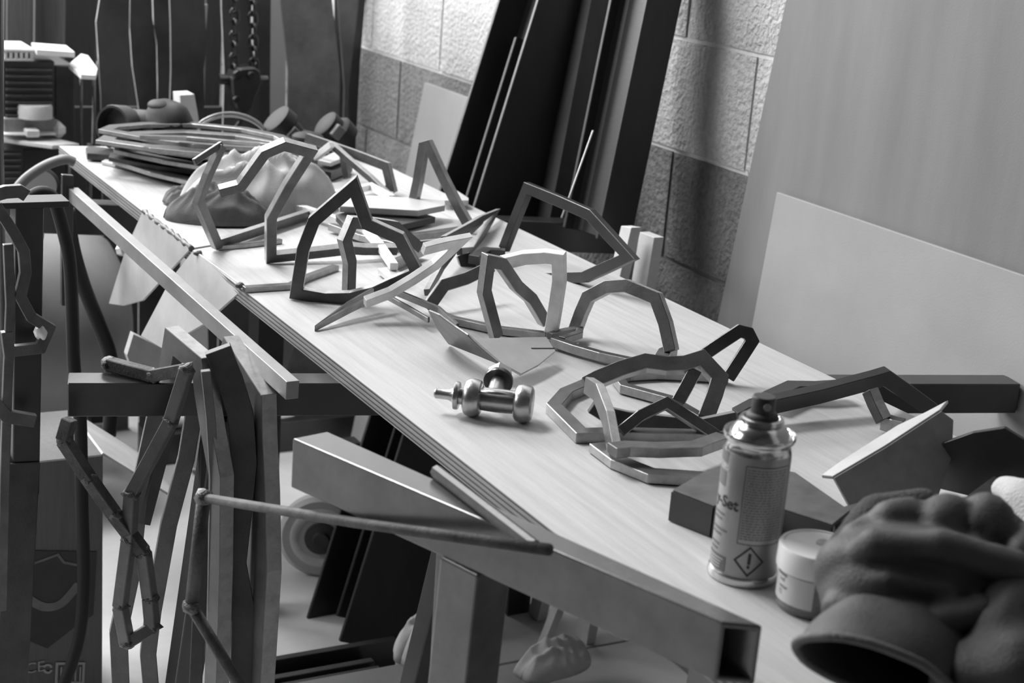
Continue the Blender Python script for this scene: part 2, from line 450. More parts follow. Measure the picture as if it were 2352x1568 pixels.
# middle pair
p = stand((1137, 772), (1253, 745), -8)
frame('three-legged steel frame with a flat bright band, standing mid bench',
      [(p, [(1140, 772), (1126, 720), (1112, 668), (1121, 598), (1150, 604), (1185, 655), (1218, 684), (1250, 738)], False, .0155, .012, S),
       (stand((1268, 768), (1150, 745), -22), [(1142, 606), (1206, 591), (1254, 588), (1284, 592), (1285, 645), (1276, 705), (1266, 765)], False, .017, .010, B),
       (stand((985, 712), (1120, 690), 28), [(983, 706), (1018, 656), (1068, 641), (1128, 612)], False, .017, .009, S)])
frame('low curved steel strip running under the three-legged frame',
      [(PZ(TT+.006), [(1010, 722), (1041, 735), (1144, 758), (1255, 771)], False, .011, .010, S),
       (PZ(TT+.012), [(1262, 772), (1300, 762), (1332, 757), (1330, 768), (1290, 781)], False, .010, .009, S)])
# back right ring
p = stand((1157, 576), (1345, 645), 4)
frame('big dark polygon ring standing near the wall side of the bench',
      [(p, [(1158, 572), (1186, 500), (1213, 432), (1285, 461), (1357, 493), (1400, 540), (1446, 590), (1392, 615), (1345, 636), (1237, 639)], False, .0165, .012, M_BLACK),
       (p, [(1219, 638), (1170, 628), (1110, 618)], False, .0165, .012, M_BLACK),
       (PZ(TT+.014), [(1088, 597), (1118, 580), (1160, 583)], False, .018, .014, M_BLACK),
       (Pl(at(1070, 610), V((-.3, -.9, .3))), [(1063, 584), (1070, 605), (1082, 622)], False, .020, .014, M_BLACK)])
# right arch
p = stand((1322, 762), (1535, 820), 12)
frame('tall rounded steel arch standing alone beside the far bench edge',
      [(p, [(1322, 757), (1336, 718), (1352, 682), (1396, 659), (1440, 656), (1508, 684), (1529, 742), (1543, 806)], False, .0165, .012, S),
       (PZ(TT+.008), [(1543, 806), (1526, 813), (1518, 826)], False, .017, .012, S),
       (PZ(TT+.009), [(1270, 784), (1320, 801), (1380, 818), (1445, 832), (1490, 833)], False, .011, .012, D)])
# leaning loop + its flat base
p = stand((1672, 869), (1592, 862), 15)
frame('narrow steel loop leaning over to the right by the far edge',
      [(p, [(1594, 830), (1648, 793), (1698, 760), (1718, 765), (1727, 783), (1700, 825), (1672, 868)], False, .0155, .011, D),
       (PZ(TT+.007), [(1672, 868), (1592, 862), (1510, 858), (1441, 862), (1418, 871), (1434, 892), (1537, 920), (1613, 964)], False, .012, .011, D)])
# big front cluster
p = stand((1275, 940), (1622, 965), 42)
frame('large wavy steel arch with two right legs, behind the spray can',
      [(p, [(1345, 886), (1372, 872), (1425, 850), (1482, 833), (1530, 840), (1572, 838), (1611, 826), (1652, 870), (1640, 910), (1620, 963)], False, .0185, .013, S),
       (p, [(1596, 852), (1576, 890), (1556, 926)], False, .015, .012, D)])
frame('flat many-sided steel ring lying at the left under the wavy arch',
      [(PZ(TT+.006), [(1352, 884), (1300, 906), (1272, 938), (1334, 1000), (1420, 998), (1510, 1000), (1622, 1003)], False, .017, .012, S)])
p = stand((1402, 1040), (1480, 1010), 18)
frame('twisted steel strip rising steeply in the middle of the front pile',
      [(stand((1405, 1042), (1352, 960), 5), [(1352, 885), (1375, 900), (1398, 960), (1412, 1036)], False, .019, .010, S),
       (PZ(TT+.024), [(1405, 1034), (1440, 1030), (1510, 1033), (1600, 1030), (1660, 1008)], False, .019, .011, S)])
frame('bent steel triangle of two thin strips propped in the front pile',
      [(stand((1424, 1000), (1640, 1005), 32), [(1424, 992), (1470, 955), (1530, 926), (1590, 965), (1646, 1002)], False, .0125, .010, S)])
frame('dark curved steel band lying across the front pile',
      [(stand((1395, 960), (1690, 970), 5, TT+.012), [(1360, 930), (1395, 952), (1440, 962), (1545, 974), (1613, 978), (1690, 962)], False, .018, .010, D)])
frame('flat curved steel strip at the very front of the pile, left of the can',
      [(PZ(TT+.006), [(1372, 1026), (1420, 1062), (1495, 1092), (1570, 1097), (1650, 1103)], False, .020, .010, S)])
# right: long dark frame behind the can
p = stand((1690, 968), (2000, 925), -12, TT+.008)
frame('long dark steel angle frame reaching past the spray can',
      [(p, [(1690, 958), (1727, 938), (1765, 930), (1880, 905), (2000, 873), (2030, 864), (2080, 898), (2135, 938)], False, .020, .013, M_BLACK),
       (PZ(TT+.018), [(1768, 914), (1822, 889), (1880, 890), (1940, 886)], False, .022, .010, M_BLACK),
       (stand((1990, 960), (2040, 985), -10), [(1998, 896), (2010, 925), (2030, 965)], False, .016, .013, D),
       (PZ(TT+.012), [(2030, 968), (2052, 975), (2075, 980)], False, .016, .016, D)])
# far end standing frames
p = stand((900, 452), (790, 420), 0)
frame('thin steel ring leaning behind the hooked arch, far half of the bench',
      [(p, [(762, 332), (800, 366), (850, 408), (896, 452)], False, .012, .010, S),
       (p.off(-.01), [(724, 362), (762, 332)], False, .012, .010, B)])
p = stand((895, 440), (795, 415), 8)
frame('low steel ring with a square right end, beside the far plywood edge',
      [(p, [(705, 316), (755, 333), (820, 356), (888, 382), (900, 432), (868, 446)], False, .0165, .011, D),
       (p, [(788, 350), (798, 410)], False, .014, .010, S)])
p = stand((944, 495), (1080, 525), 2)
frame('tall inverted V of flat steel bar near the small leaning board',
      [(p, [(852, 497), (944, 492), (960, 420), (974, 336), (985, 333), (1020, 410), (1056, 480), (1082, 525)], False, .0155, .012, S)])

# ---------------------------------------------------------------- folded leaf-shaped plate
z = TT+.02
top = tri(at(1075, 768, TT+.050), at(1254, 775, TT+.030), at(1196, 861, TT+.014))
lp_ = root('folded_plate', 'folded leaf-shaped sheet plate with a short slit, left of the rounded arch', 'steel plate')
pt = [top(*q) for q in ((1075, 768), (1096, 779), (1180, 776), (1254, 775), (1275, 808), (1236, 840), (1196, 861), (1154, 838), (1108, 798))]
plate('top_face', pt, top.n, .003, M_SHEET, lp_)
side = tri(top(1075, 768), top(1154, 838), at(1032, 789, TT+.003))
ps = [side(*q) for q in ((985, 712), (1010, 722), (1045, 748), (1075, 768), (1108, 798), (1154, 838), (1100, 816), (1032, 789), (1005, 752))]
plate('side_face', ps, side.n, .003, M_STEEL, lp_)  # same sheet as the top; shade put into its darker grey
sl = [top(*q)-V((0, 0, -.0018)) if top.n.z > 0 else top(*q)+V((0, 0, .0018)) for q in ((1220, 803), (1273, 803))]
bar('slit', sl, top.n, .0016, .0006, M_INK, lp_, bevel=0)

# ---------------------------------------------------------------- flat plates and strips lying mid/far bench
def flat(name, label, px, z, th, mt, cat='steel plate', group=None):
    pl = PZ(z); o = plate(name, [pl(*q) for q in px], (0, 0, 1), th, mt); return tag(o, label, cat, group)
flat('steel_offcut', 'small curved flat offcut lying under the long bright ring', [(868, 622), (895, 618), (925, 632), (935, 645), (918, 652), (890, 640)], TT+.007, .008, M_SHEET, 'steel offcut')
flat('steel_plate', 'flat rectangular plate lying beside the inverted V bar', [(775, 462), (850, 455), (1022, 466), (1022, 478), (960, 490), (780, 480)], TT+.034, .010, M_SHEET)
flat('steel_plate', 'wide flat plate at the bottom of the small stack by the inverted V bar', [(770, 520), (860, 490), (1060, 512), (1062, 525), (920, 545), (790, 535)], TT+.006, .010, M_SHEET)
flat('steel_plate', 'dark middle plate in the small stack by the inverted V bar', [(770, 500), (850, 478), (960, 492), (1000, 505), (900, 528), (790, 520)], TT+.020, .010, M_STEEL2)
flat('steel_plate', 'narrow pale plate poking out by the wall side of the inverted V bar', [(1015, 452), (1045, 440), (1076, 460), (1076, 466), (1020, 466)], TT+.012, .009, M_SHEET)
flat('steel_plate', 'flat pale plate lying behind the small stack', [(720, 455), (760, 425), (850, 420), (905, 440), (900, 470), (780, 470)], TT+.006, .009, M_SHEET)
for i, (lab, px, zz, mt) in enumerate([
    ('lower thin dark strip slanting under the pointed arch', [(760, 520), (830, 545), (905, 562), (960, 560)], .010, D),
    ('upper pale strip slanting under the pointed arch', [(575, 470), (640, 472), (700, 480), (760, 500), (830, 525)], .016, B),
    ('short pale strip slanting behind the curved post', [(812, 522), (840, 530), (870, 560), (905, 612)], .018, B),
    ('thin strip lying between the curved post and the bright ring', [(903, 606), (940, 590), (968, 578)], .010, D),
    ('bright bent strip lying behind the pointed arch tip', [(765, 446), (800, 440), (852, 428), (900, 455)], .024, B),
    ('straight dark strip lying far right under the inverted V bar', [(930, 545), (1000, 538), (1070, 530)], .010, D)]):
    frame(lab, [(PZ(TT+zz), px, False, .012, .011, mt)], 'steel_strip', 'steel strip', 'loose strips on the bench')

# ---------------------------------------------------------------- two bent plates hanging at the left edge, with weld bead
hp = root('hung_plate', 'bright sheet plate welded on the bench edge, hanging down beside the long flat bar', 'steel plate')
hinge = PZ(TT+.002)
h0, h1 = hinge(330, 487), hinge(440, 571)
sl = tri(h0, h1, at(352, 650, TT-.10)); 
plate('panel', [sl(*q) for q in ((330, 485), (440, 571), (330, 690), (285, 702), (252, 697), (290, 575))], sl.n, .004, M_SHEET, hp)
vs = []; fs = []
tube('weld_bead', [hinge(330, 486)+V((0, 0, .001))+(hinge(440, 571)-hinge(330, 486))*(i/24)+V((0, 0, .0012*math.sin(i*2.3))) for i in range(25)], .0042, M_WELD, hp, 8, taper=[.0036+.0012*math.sin(i*1.9) for i in range(25)])
hp2 = root('hung_plate', 'second bright sheet plate hanging over the bench edge, nearer the camera', 'steel plate')
h0, h1 = hinge(447, 574), hinge(565, 660)
sl2 = tri(h0, h1, at(350, 770, TT-.16))
plate('panel', [sl2(*q) for q in ((447, 574), (566, 660), (470, 745), (374, 800), (326, 771), (395, 640))], sl2.n, .004, M_SHEET, hp2)
for (i, q) in enumerate(((455, 581), (550, 655))): blob('tack_weld', hinge(*q), .006, M_WELD, hp2, (1.2, 1, .7), i)
fl2 = flat('steel_plate', 'thin flat sheet lying level on the bench beside the hung plates', [(335, 484), (470, 470), (505, 560), (444, 570)], TT+.0015, .002, mat('sheet_on_bench', 190, .45, .2, .08, 20))
# long straight flat bar leaning between the trestles
q0, q1 = at(168, 446, TT+.035), at(672, 896, TT-.005)
lb = beam('flat_bar', q0, q1, .016, .022, mat('flat_bar_steel', 138, .36, .3, .15, 20, .04, 300), upd=(0, 0, 1), bevel=.001); tag(lb, 'long straight flat bar slanting across the hung plates to the trestle', 'steel bar')
# ================================================================ against the wall: beams, boards, sheets
def ibeam(name, label, a, b, wx, dy, tf=.009, tw=.007, mt=M_BEAM, cat='steel beam', solid=False):
    """beam whose near-left arris runs a->b; flange width wx towards the wall, depth dy away"""
    a, b = V(a), V(b); d = (b-a).normalized(); y = V((0, 1, 0)); y = (y-d*d.y).normalized(); x = y.cross(d).normalized()
    if x.x < 0: x = -x
    if solid: prof = [(0, 0), (wx, 0), (wx, dy), (0, dy)]
    else:
        c0, c1 = wx/2-tw/2, wx/2+tw/2; r = .012
        prof = [(0, 0), (wx, 0), (wx, tf), (c1+r, tf), (c1+r*.3, tf+r*.3), (c1, tf+r), (c1, dy-tf-r), (c1+r*.3, dy-tf-r*.3), (c1+r, dy-tf), (wx, dy-tf), (wx, dy),
                (0, dy), (0, dy-tf), (c0-r, dy-tf), (c0-r*.3, dy-tf-r*.3), (c0, dy-tf-r), (c0, tf+r), (c0-r*.3, tf+r*.3), (c0-r, tf), (0, tf)]
    N = len(prof); vs = [p+x*u+y*v for p in (a, b) for (u, v) in prof]
    fs = [(i, (i+1) % N, N+(i+1) % N, N+i) for i in range(N)]+[tuple(range(N))[::-1], tuple(range(N, 2*N))]
    o = mesh(name, vs, fs, mt, bevel=.0012)
    bm = bmesh.new(); bm.from_mesh(o.data); bmesh.ops.triangulate(bm, faces=[f for f in bm.faces if len(f.verts) > 4]); bm.to_mesh(o.data); bm.free()
    return tag(o, label, cat)
def floorline(p, q, z=.0, ztop=None):
    d = (p-q); lo = q+d*((z-q.z)/d.z); hi = p if ztop is None else q+d*((ztop-q.z)/d.z); return lo, hi
a0 = at(775, 1415, .02); a1 = PXX(1.475)(1187, 84)
ibeam('steel_beam', 'short dark I-beam leaning in front of the taller steel on the block wall', a0, a1, .135, .10)
dA = (a1-a0)
t = PXX(1.47)(1237, 0); lo, hi = floorline(t, t-dA, .02, 1.45)
ibeam('steel_beam', 'tall dark I-beam leaning behind the short one', lo, hi, .15, .15)
t0, t1 = PXX(1.565)(1357, 0), PXX(1.475)(1268, 470); lo, hi = floorline(t0, t1, .02, 1.42)
ibeam('timber_post', 'tall square post with one pale lit side, leaning between the dark beams', lo, hi, .055, .085, mt=mat('post_side', 58, .6, .1, .25, 6, .05, 200, (8, 8, 1)), cat='post', solid=True)
t0, t1 = PXX(1.515)(1487, 0), PXX(1.455)(1387, 480); lo, hi = floorline(t0, t1, TT-TH+.001, 1.6)
ibeam('steel_beam', 'dark channel standing on the trestle end, next to the bare blocks', lo, hi, .07, .12, tw=.012)
rd = tube('thin_rod', [PXX(1.45)(1362, 300), PXX(1.44)(1312, 440), PXX(1.42)(1290, 500)], .0016, M_BRIGHT, seg=6); tag(rd, 'thin bright rod leaning in the dark gap between the beams', 'rod')

def lean_sheet(name, label, tl, bl_px, x_tl, y_right, ztop, th, mt, cat='board', z0=0.0):
    L1 = PXX(x_tl)(*tl); L2 = PYY(L1.y)(*bl_px); d = (L1-L2).normalized()
    top = L1 if ztop is None else L1+d*((ztop-L1.z)/d.z); bot = L1+d*((z0-L1.z)/d.z)
    r = V((0, y_right-L1.y, 0))
    o = plate(name, [bot, top, top+r, bot+r], d.cross(V((0, 1, 0))), th, mt, bevel=.001); return tag(o, label, cat)
q0_, q1_ = PXX(1.630)(1812, 0), PXX(1.624)(1655, 730); dd_ = (q0_-q1_)/(q0_.z-q1_.z)
tl_, bl_ = q0_+dd_*(1.95-q0_.z), q0_+dd_*(.004-q0_.z)
tag(plate('board_sheet', [bl_, tl_, V((tl_.x, .15, tl_.z)), V((bl_.x, .15, bl_.z))], (1, 0, 0), .012, M_BOARD, bevel=.001), 'large grey sheet standing against the block wall at the right', 'sheet')
lean_sheet('board_sheet', 'smaller paler sheet with a bright top edge, in front of the large one', (1788, 441), (1728, 765), 1.610, .30, None, .008, M_BOARD2, 'sheet', .004)
L = PXX(1.60)(980, 190); R_ = PXX(1.60)(1092, 211); Lb = PYY(L.y)(928, 440)
d = (L-Lb).normalized(); bot = L+d*((.004-L.z)/d.z); r = V((0, -.30, 0))
tag(plate('pale_board', [bot, L, L+r, bot+r], d.cross(V((0, 1, 0))), .012, M_BOARD2), 'narrow pale board leaning on the blocks left of the beams', 'board')
for (lab, x, q) in (('short pale offcut standing upright behind the dark polygon ring', 1.46, [(1438, 518), (1462, 522), (1436, 648), (1408, 642)]),
                    ('second upright offcut, closest to the bare dark block', 1.50, [(1480, 532), (1514, 545), (1492, 668), (1460, 655)])):
    pl = PXX(x); p4 = [pl(*k) for k in q]; e0 = (p4[3]-p4[0]).normalized(); 
    lo = [p4[3]+e0*((.003-p4[3].z)/e0.z), p4[2]+e0*((.003-p4[2].z)/e0.z)]
    tag(plate('board_offcut', [p4[0], p4[1], lo[1], lo[0]], (1, 0, 0), .02, M_PALE), lab, 'offcut')

# ================================================================ far end: leaning plates with bright cut edges
M_PLD = mat('torch_plate', 66, .55, .25, .35, 9, .1, 120)
M_EDGE = mat('cut_edge', 205, .3, .4, .2, 60, .3, 300)
def torch_plate(label, px, y, mt=M_PLD, th=.008, name='torch_cut_plate', tilt=.0, edge=True, down=True):
    pl = Pl((0, y, TT), (0, -1, tilt)); pts = [pl(*q) for q in px]
    if down:
        mn = min(p.z for p in pts)
        for p in pts:
            if p.z < mn+.05:
                p.y += (p.z-.003)*(-tilt)*0; p.z = .003
    vs, fs = plate_geo(pts, pl.n, th); o = mesh(name, vs, fs, mt)
    if edge:
        o.data.materials.append(M_EDGE)
        for p in o.data.polygons:
            if len(p.vertices) == 4 and abs(p.normal.dot(pl.n)) < .3: p.material_index = 1
    bm = bmesh.new(); bm.from_mesh(o.data); bmesh.ops.triangulate(bm, faces=[f for f in bm.faces if len(f.verts) > 4]); bm.to_mesh(o.data); bm.free()
    return tag(o, label, 'steel plate')
torch_plate('dark torch-cut plate with a wavy left edge, next to the pale machine shelf', [(230, -150), (228, 0), (220, 50), (225, 130), (231, 220), (246, 345), (305, 345), (300, 300), (291, 200), (296, 60), (298, -150)], 3.62)
torch_plate('narrow dark torch-cut sliver widening downward behind the wavy plate', [(223, 140), (214, 215), (197, 345), (243, 345), (232, 230)], 3.68)
torch_plate('dark torch-cut plate with forked lower edges, second from the machine', [(299, -150), (297, 60), (303, 150), (318, 250), (324, 345), (364, 345), (360, 240), (358, 100), (340, -20), (338, -150)], 3.66)
torch_plate('dark plate with a rounded top notch, third from the machine', [(346, -150), (352, 60), (359, 100), (361, 190), (360, 345), (390, 345), (391, 240), (390, 150), (394, 60), (386, 10), (384, -150)], 3.72)
torch_plate('broad dark torch-cut plate left of the chains', [(384, -150), (391, 60), (392, 160), (389, 250), (392, 345), (478, 345), (468, 260), (467, 160), (473, 100), (469, 0), (469, -150)], 3.60)
torch_plate('dark torch-cut plate hanging behind the chain block', [(506, -150), (508, 20), (514, 160), (512, 345), (606, 345), (596, 240), (596, 190), (580, 120), (571, 60), (574, -150)], 3.60)
torch_plate('dark straight strip between the chains and the pale board', [(576, -150), (580, 100), (596, 190), (612, 345), (634, 345), (620, 100), (622, -150)], 3.64)
torch_plate('tall grey stained plate leaning at the far bench end', [(640, -150), (644, 0), (661, 160), (680, 345), (802, 345), (779, 160), (761, 0), (757, -150)], 3.50, mat('stained_plate', 112, .5, .3, .4, 7, .05, 150), edge=False)
torch_plate('grey strip behind the tall stained plate, by the block wall', [(764, -150), (790, 200), (800, 345), (812, 345), (800, 200), (822, 0), (826, -150)], 3.62, M_TUBEG, edge=False)
torch_plate('dark board filling the corner beside the block wall', [(770, -170), (838, -170), (838, 0), (826, 140), (815, 345), (790, 345)], 3.80, M_BLACK, edge=False)
for lab, px, y in (('pale board showing as a bright sliver right of the chains', [(604, -150), (660, -150), (664, 345), (610, 345)], 3.86),
                   ('pale lath slanting behind the broad dark plate', [(466, 10), (476, 10), (460, 240), (470, 345), (420, 345), (436, 220)], 3.80)):
    torch_plate(lab, px, y, M_BOARD2, name='pale_board', edge=False)
for i, (x0, x1, y, g, lab) in enumerate(((150, 215, 4.1, 40, 'black board standing behind the machine, beside the wavy plate'), (80, 150, 4.2, 88, 'grey standing board behind the machine top'), (16, 70, 4.15, 80, 'grey ribbed board standing at the far left corner'),
                                    (476, 506, 4.0, 45, 'dark board seen between the broad plate and the chains'))):
    torch_plate(lab, [(x0, -170), (x1+12, -170), (x1, 120), (x1-8, 345), (x0-12, 345)], y, mat('dark_board%d' % g, g, .7, 0, .3, 10, 0, 100, (12, 12, .5)), name='standing_board', edge=False, th=.015)
# small block of timber standing at the far end
tb = plate('timber_post', [PYY(3.3)(*q) for q in ((405, 214), (438, 212), (445, 250), (458, 330), (478, 1068), (438, 1068), (412, 330))], (0, 1, 0), .05, M_PALE); tag(tb, 'pale timber post whose top shows just behind the black respirator', 'post')
boxo('timber_block_tmp', (0,0,0),(0,0,0), M_PALE) if False else None

wb_ = boxo('standing_board', (.86, 3.93, .0), (1.64, 3.95, .74), mat('dark_board40', 40)); tag(wb_, 'added dark backing for the gloom under the bench, behind the torch-cut plates', 'board')  # added backing sheet, stands in for the dark under the bench
# ---------------------------------------------------------------- chain hoist
ch = root('chain_hoist', 'dark chain block with two hanging chains among the torch-cut plates', 'chain hoist')
M_CHAIN = mat('chain', 74, .3, .85, .3, 60)
def link_mesh(L=.034, W=.02, r=.0036):
    pts = []
    R = W/2
    for k in range(7): a = math.pi*k/6; pts.append(V((R*math.cos(a), 0, L/2-R+R*math.sin(a))))
    for k in range(7): a = math.pi+math.pi*k/6; pts.append(V((R*math.cos(a), 0, -L/2+R+R*math.sin(a))))
    vs, fs = tube_geo(pts, r, 6, True); me = bpy.data.meshes.new('chain_link'); me.from_pydata([tuple(v) for v in vs], [], fs); me.materials.append(M_CHAIN)
    for p in me.polygons: p.use_smooth = True
    return me
lm = link_mesh()
for (xa, ya, xb, yb) in ((543, -200, 536, 165), (575, -200, 583, 150)):
    P0, P1 = PYY(3.50)(xa, ya), PYY(3.50)(xb, yb); n = int((P0-P1).length/.0245)
    for i in range(n+1):
        o = bpy.data.objects.new('chain_link', lm); C.objects.link(o); o.parent = ch
        o.location = P0.lerp(P1, i/n); o.rotation_euler = (0, 0, (0.25 if i % 2 else 1.75))
hc = PYY(3.50)
body = [hc(*q) for q in ((532, 160), (548, 152), (575, 150), (590, 160), (594, 185), (582, 215), (572, 245), (552, 262), (535, 245), (526, 210), (524, 180))]
plate('block_body', body, (0, 1, 0), .05, M_BLACK, ch, bevel=.004)
for q, rr in (((545, 170), .011), ((542, 228), .009), ((575, 172), .009)): lathe('bolt', [(rr, 0), (rr, .006), (rr*.8, .009)], PYY(3.475)(*q), M_CHAIN, ch, (0, -1, 0), 12)
for q in ((514, 182), (602, 185)): lathe('side_pin', [(.012, -.012), (.012, .012)], hc(*q), M_CHAIN, ch, (1, 0, 0), 12)
tube('hook', spline([hc(*q) for q in ((553, 262), (552, 280), (540, 300), (552, 318), (568, 305))], 5), .007, M_CHAIN, ch, 8)

# ================================================================ things at the far end of the bench
rp = root('respirator', 'black rubber respirator with a round filter, behind the stacked flat outlines', 'respirator')
Yr = 2.96; pr = PYY(Yr); sc = (pr(300, 300)-pr(200, 300)).length/100
fa, fb = pr(258, 292), pr(318, 288); ax = (fb-fa).normalized(); ax = V((.82, .55, -.04)).normalized()
lathe('filter', [(.0, .022), (.034, .022), (.0365, 0), (.041, 0), (.042, .004), (.039, .036), (.033, .038), (.032, .062), (.026, .066)], fa, mat('filter_grey', 44, .5, 0, .2, 30), rp, ax, 28)
def dome(name, c, rx, ry, rz, mt, parent, e=1.0, seed=0, amt=.0):
    bm = bmesh.new(); bmesh.ops.create_uvsphere(bm, u_segments=28, v_segments=16, radius=1)
    for v in bm.verts:
        k = 1+amt*noise.noise(v.co*1.7+V((seed, 0, 0))); v.co = V((v.co.x*rx*k, v.co.y*ry*k, (v.co.z if v.co.z > 0 else v.co.z*e)*rz*k))+V(c)
    me = bpy.data.meshes.new(name); bm.to_mesh(me); bm.free(); me.materials.append(mt)
    for p in me.polygons: p.use_smooth = True
    o = bpy.data.objects.new(name, me); C.objects.link(o); o.parent = parent; return o
dc = pr(385, 296)
dome('face_piece', dc, 62*sc, .06, dc.z-TT-.002 if False else .058, M_RUBBER, rp, .9, 2, .12)
dome('valve', pr(364, 243), 24*sc, .03, .012, M_RUBBER, rp)
tube('neck', [fa+ax*.055, dc], .032, M_RUBBER, rp, 14)
ed = root('ear_defenders', 'black ear defenders with a thin double headband behind the stack', 'ear defenders')
pe = PYY(2.98)
for dz in (0, 8): tube('headband', spline([pe(*q) for q in ((448, 292+dz), (470, 274+dz), (500, 262+dz), (535, 259+dz), (572, 268+dz), (602, 288+dz), (626, 322+dz))], 5), .0022, mat('band', 150, .3, .5), ed, 8)
def cup(c, ang, w, h, parent):
    u = V((math.cos(ang), 0, math.sin(ang))); v = V((-math.sin(ang), 0, math.cos(ang)))
    lathe('ear_cup', [(h*.42, -w*.5), (h*.55, -w*.45), (h*.58, 0), (h*.5, w*.1), (h*.44, w*.12), (h*.44, w*.5), (h*.36, w*.55)], c, M_RUBBER, parent, u, 24)
    vs, fs = box_geo(c+V((0, -h*.5, 0))+u*w*.2, u*w*.18, V((0, h*.12, 0)), v*h*.2); mesh('cup_clip', vs, fs, mat('clip', 96, .5), parent, bevel=.002)
cup(pe(652, 292), -.75, .055, .062, ed)
cup(pe(770, 305), 2.45, .060, .068, ed)
tube('cushion', spline([pe(*q) for q in ((690, 318), (720, 325), (748, 322))], 4), .02, M_RUBBER, ed, 10)
tn = root('small_tin', 'small pale tin with a dark domed lid between the ear cups', 'tin')
tcx = PYY(2.90)(706, 340); tcx.z = TT+.001
lathe('can_body', [(.030, 0), (.030, .042), (.028, .044)], tcx, M_TUBEG, tn, seg=24)
lathe('lid', [(.031, .044), (.031, .050), (.026, .054), (.012, .058), (.0, .059)], tcx, M_RUBBER, tn, seg=24)

# ---------------------------------------------------------------- stack of flat steel outlines
random.seed(3)
pz = PZ(TT+.066)
top_px = [(243, 308), (262, 300), (330, 294), (440, 293), (560, 305), (640, 322), (668, 338), (640, 350), (560, 349), (450, 341), (345, 327)]
topw = [pz(*q) for q in top_px]
cen = sum(topw, V())/len(topw)
desc = ['lowest', 'second lowest', 'third from the bottom', 'fourth from the bottom', 'fifth from the bottom', 'sixth from the bottom', 'seventh from the bottom', 'second from the top', 'topmost']
for i in range(9):
    zz = TT+.006+.0082*i
    last = i == 8
    ang = 0 if last else random.uniform(-.16, .16); sx = 1 if last else random.uniform(.86, 1.02); sy = 1 if last else random.uniform(.9, 1.25)
    sh = V((0, 0, 0)) if last else V((random.uniform(-.015, .02), random.uniform(-.05, .03), 0))
    pts = []
    for p in topw:
        q = p-cen; q = V((q.x*sx, q.y*sy, 0)); q = V((q.x*math.cos(ang)-q.y*math.sin(ang), q.x*math.sin(ang)+q.y*math.cos(ang), 0)); pts.append(V((cen.x, cen.y, zz))+q+sh+V((0, 0, 0)))
    if i < 7: pts = pts[:3]+pts[4:]
    mt = S if i % 3 else D
    if i in (0, 2, 3, 5): o = plate('flat_outline', pts, (0, 0, 1), .0078, D)
    else: o = bar('flat_outline', pts, V((0, 0, 1)), .022 if last else .028, .0078, S if last else mt, closed=True, edge=M_CUTLIT)
    tag(o, 'flat steel piece, %s of the stack beside the respirator' % desc[i], 'steel outline', 'flat outlines stacked at the far end')
frame('open flat outline lying off the stack, its right end turned up pale', [(PZ(TT+.084), [(320, 314), (430, 317), (520, 325), (600, 331), (660, 342)], False, .012, .007, S)], 'steel_outline', 'steel outline')
flat('steel_offcut', 'dark bar end sticking out of the stack towards the machine', [(196, 346), (205, 342), (300, 352), (310, 366), (200, 359)], TT+.010, .012, M_STEEL2, 'steel offcut')
flat('steel_offcut', 'pointed plate tip sticking out low at the front of the stack', [(233, 374), (262, 358), (300, 360), (320, 385), (270, 382)], TT+.004, .006, M_SHEET, 'steel offcut')
flat('steel_plate', 'pale plate lying behind the hooked arch, next to the small tin', [(730, 372), (770, 352), (800, 362), (760, 378)], TT+.030, .008, M_SHEET)
flat('steel_plate', 'dark plate under the pale one next to the small tin', [(700, 395), (770, 372), (810, 385), (760, 405)], TT+.012, .016, M_STEEL2)

# ---------------------------------------------------------------- crumpled cloths
def cloth(name, label, c, rx, ry, hgt, rot, mt, seed, cat, folds=5, sag=.35):
    n = 60; vs = []; fs = []
    for j in range(n+1):
        for i in range(n+1):
            u, v = 2*i/n-1, 2*j/n-1; r = min(1, math.hypot(u*math.sqrt(1-v*v/2), v*math.sqrt(1-u*u/2)))
            uu, vv = u*math.sqrt(1-v*v/2), v*math.sqrt(1-u*u/2)
            edge = 1+.16*noise.noise(V((math.atan2(vv, uu)*1.3, seed, 0)))
            x, y = uu*rx*edge, vv*ry*edge
            g = noise.noise(V((uu*1.2+seed, vv*1.2, seed)))
            ph = folds*(uu*.5+vv*1.1)+2.6*g
            h = hgt*max(0, 1-r**2.4)**.55*(.86+.25*noise.noise(V((uu*1.1+seed, vv*1.1, 1))))
            h += hgt*.17*(1-r**3)*(1-abs(math.sin(ph))**.7*1.6)
            h += hgt*.07*(1-r**3)*(1-abs(math.sin(2.3*folds*(uu*.9-vv*.3)+3*g))*1.5)
            x2, y2 = x*math.cos(rot)-y*math.sin(rot), x*math.sin(rot)+y*math.cos(rot)
            vs.append(V((c.x+x2, c.y+y2, c.z+max(.001+.002*(1-r), h))))
    for j in range(n):
        for i in range(n): a = j*(n+1)+i; fs.append((a, a+1, a+n+2, a+n+1))
    o = mesh(name, vs, fs, mt, smooth=True); md = o.modifiers.new('thick', 'SOLIDIFY'); md.thickness = .002; md.offset = 1
    return tag(o, label, cat)
cloth('towel', 'pale crumpled towel heaped behind the hooked arch', at(600, 478, TT+.002), .14, .075, .098, .1, M_CLOTH, 4.2, 'towel', 4)
cloth('rag', 'dark crumpled rag bunched in front of the pale towel', at(505, 505, TT+.002), .085, .05, .055, -.3, M_CLOTHD, 8.7, 'rag', 5)
cloth('rag', 'small dark cloth bundle lying beside the rag', at(425, 466, TT+.002), .035, .03, .030, .2, M_CLOTHD, 2.7, 'rag', 5)

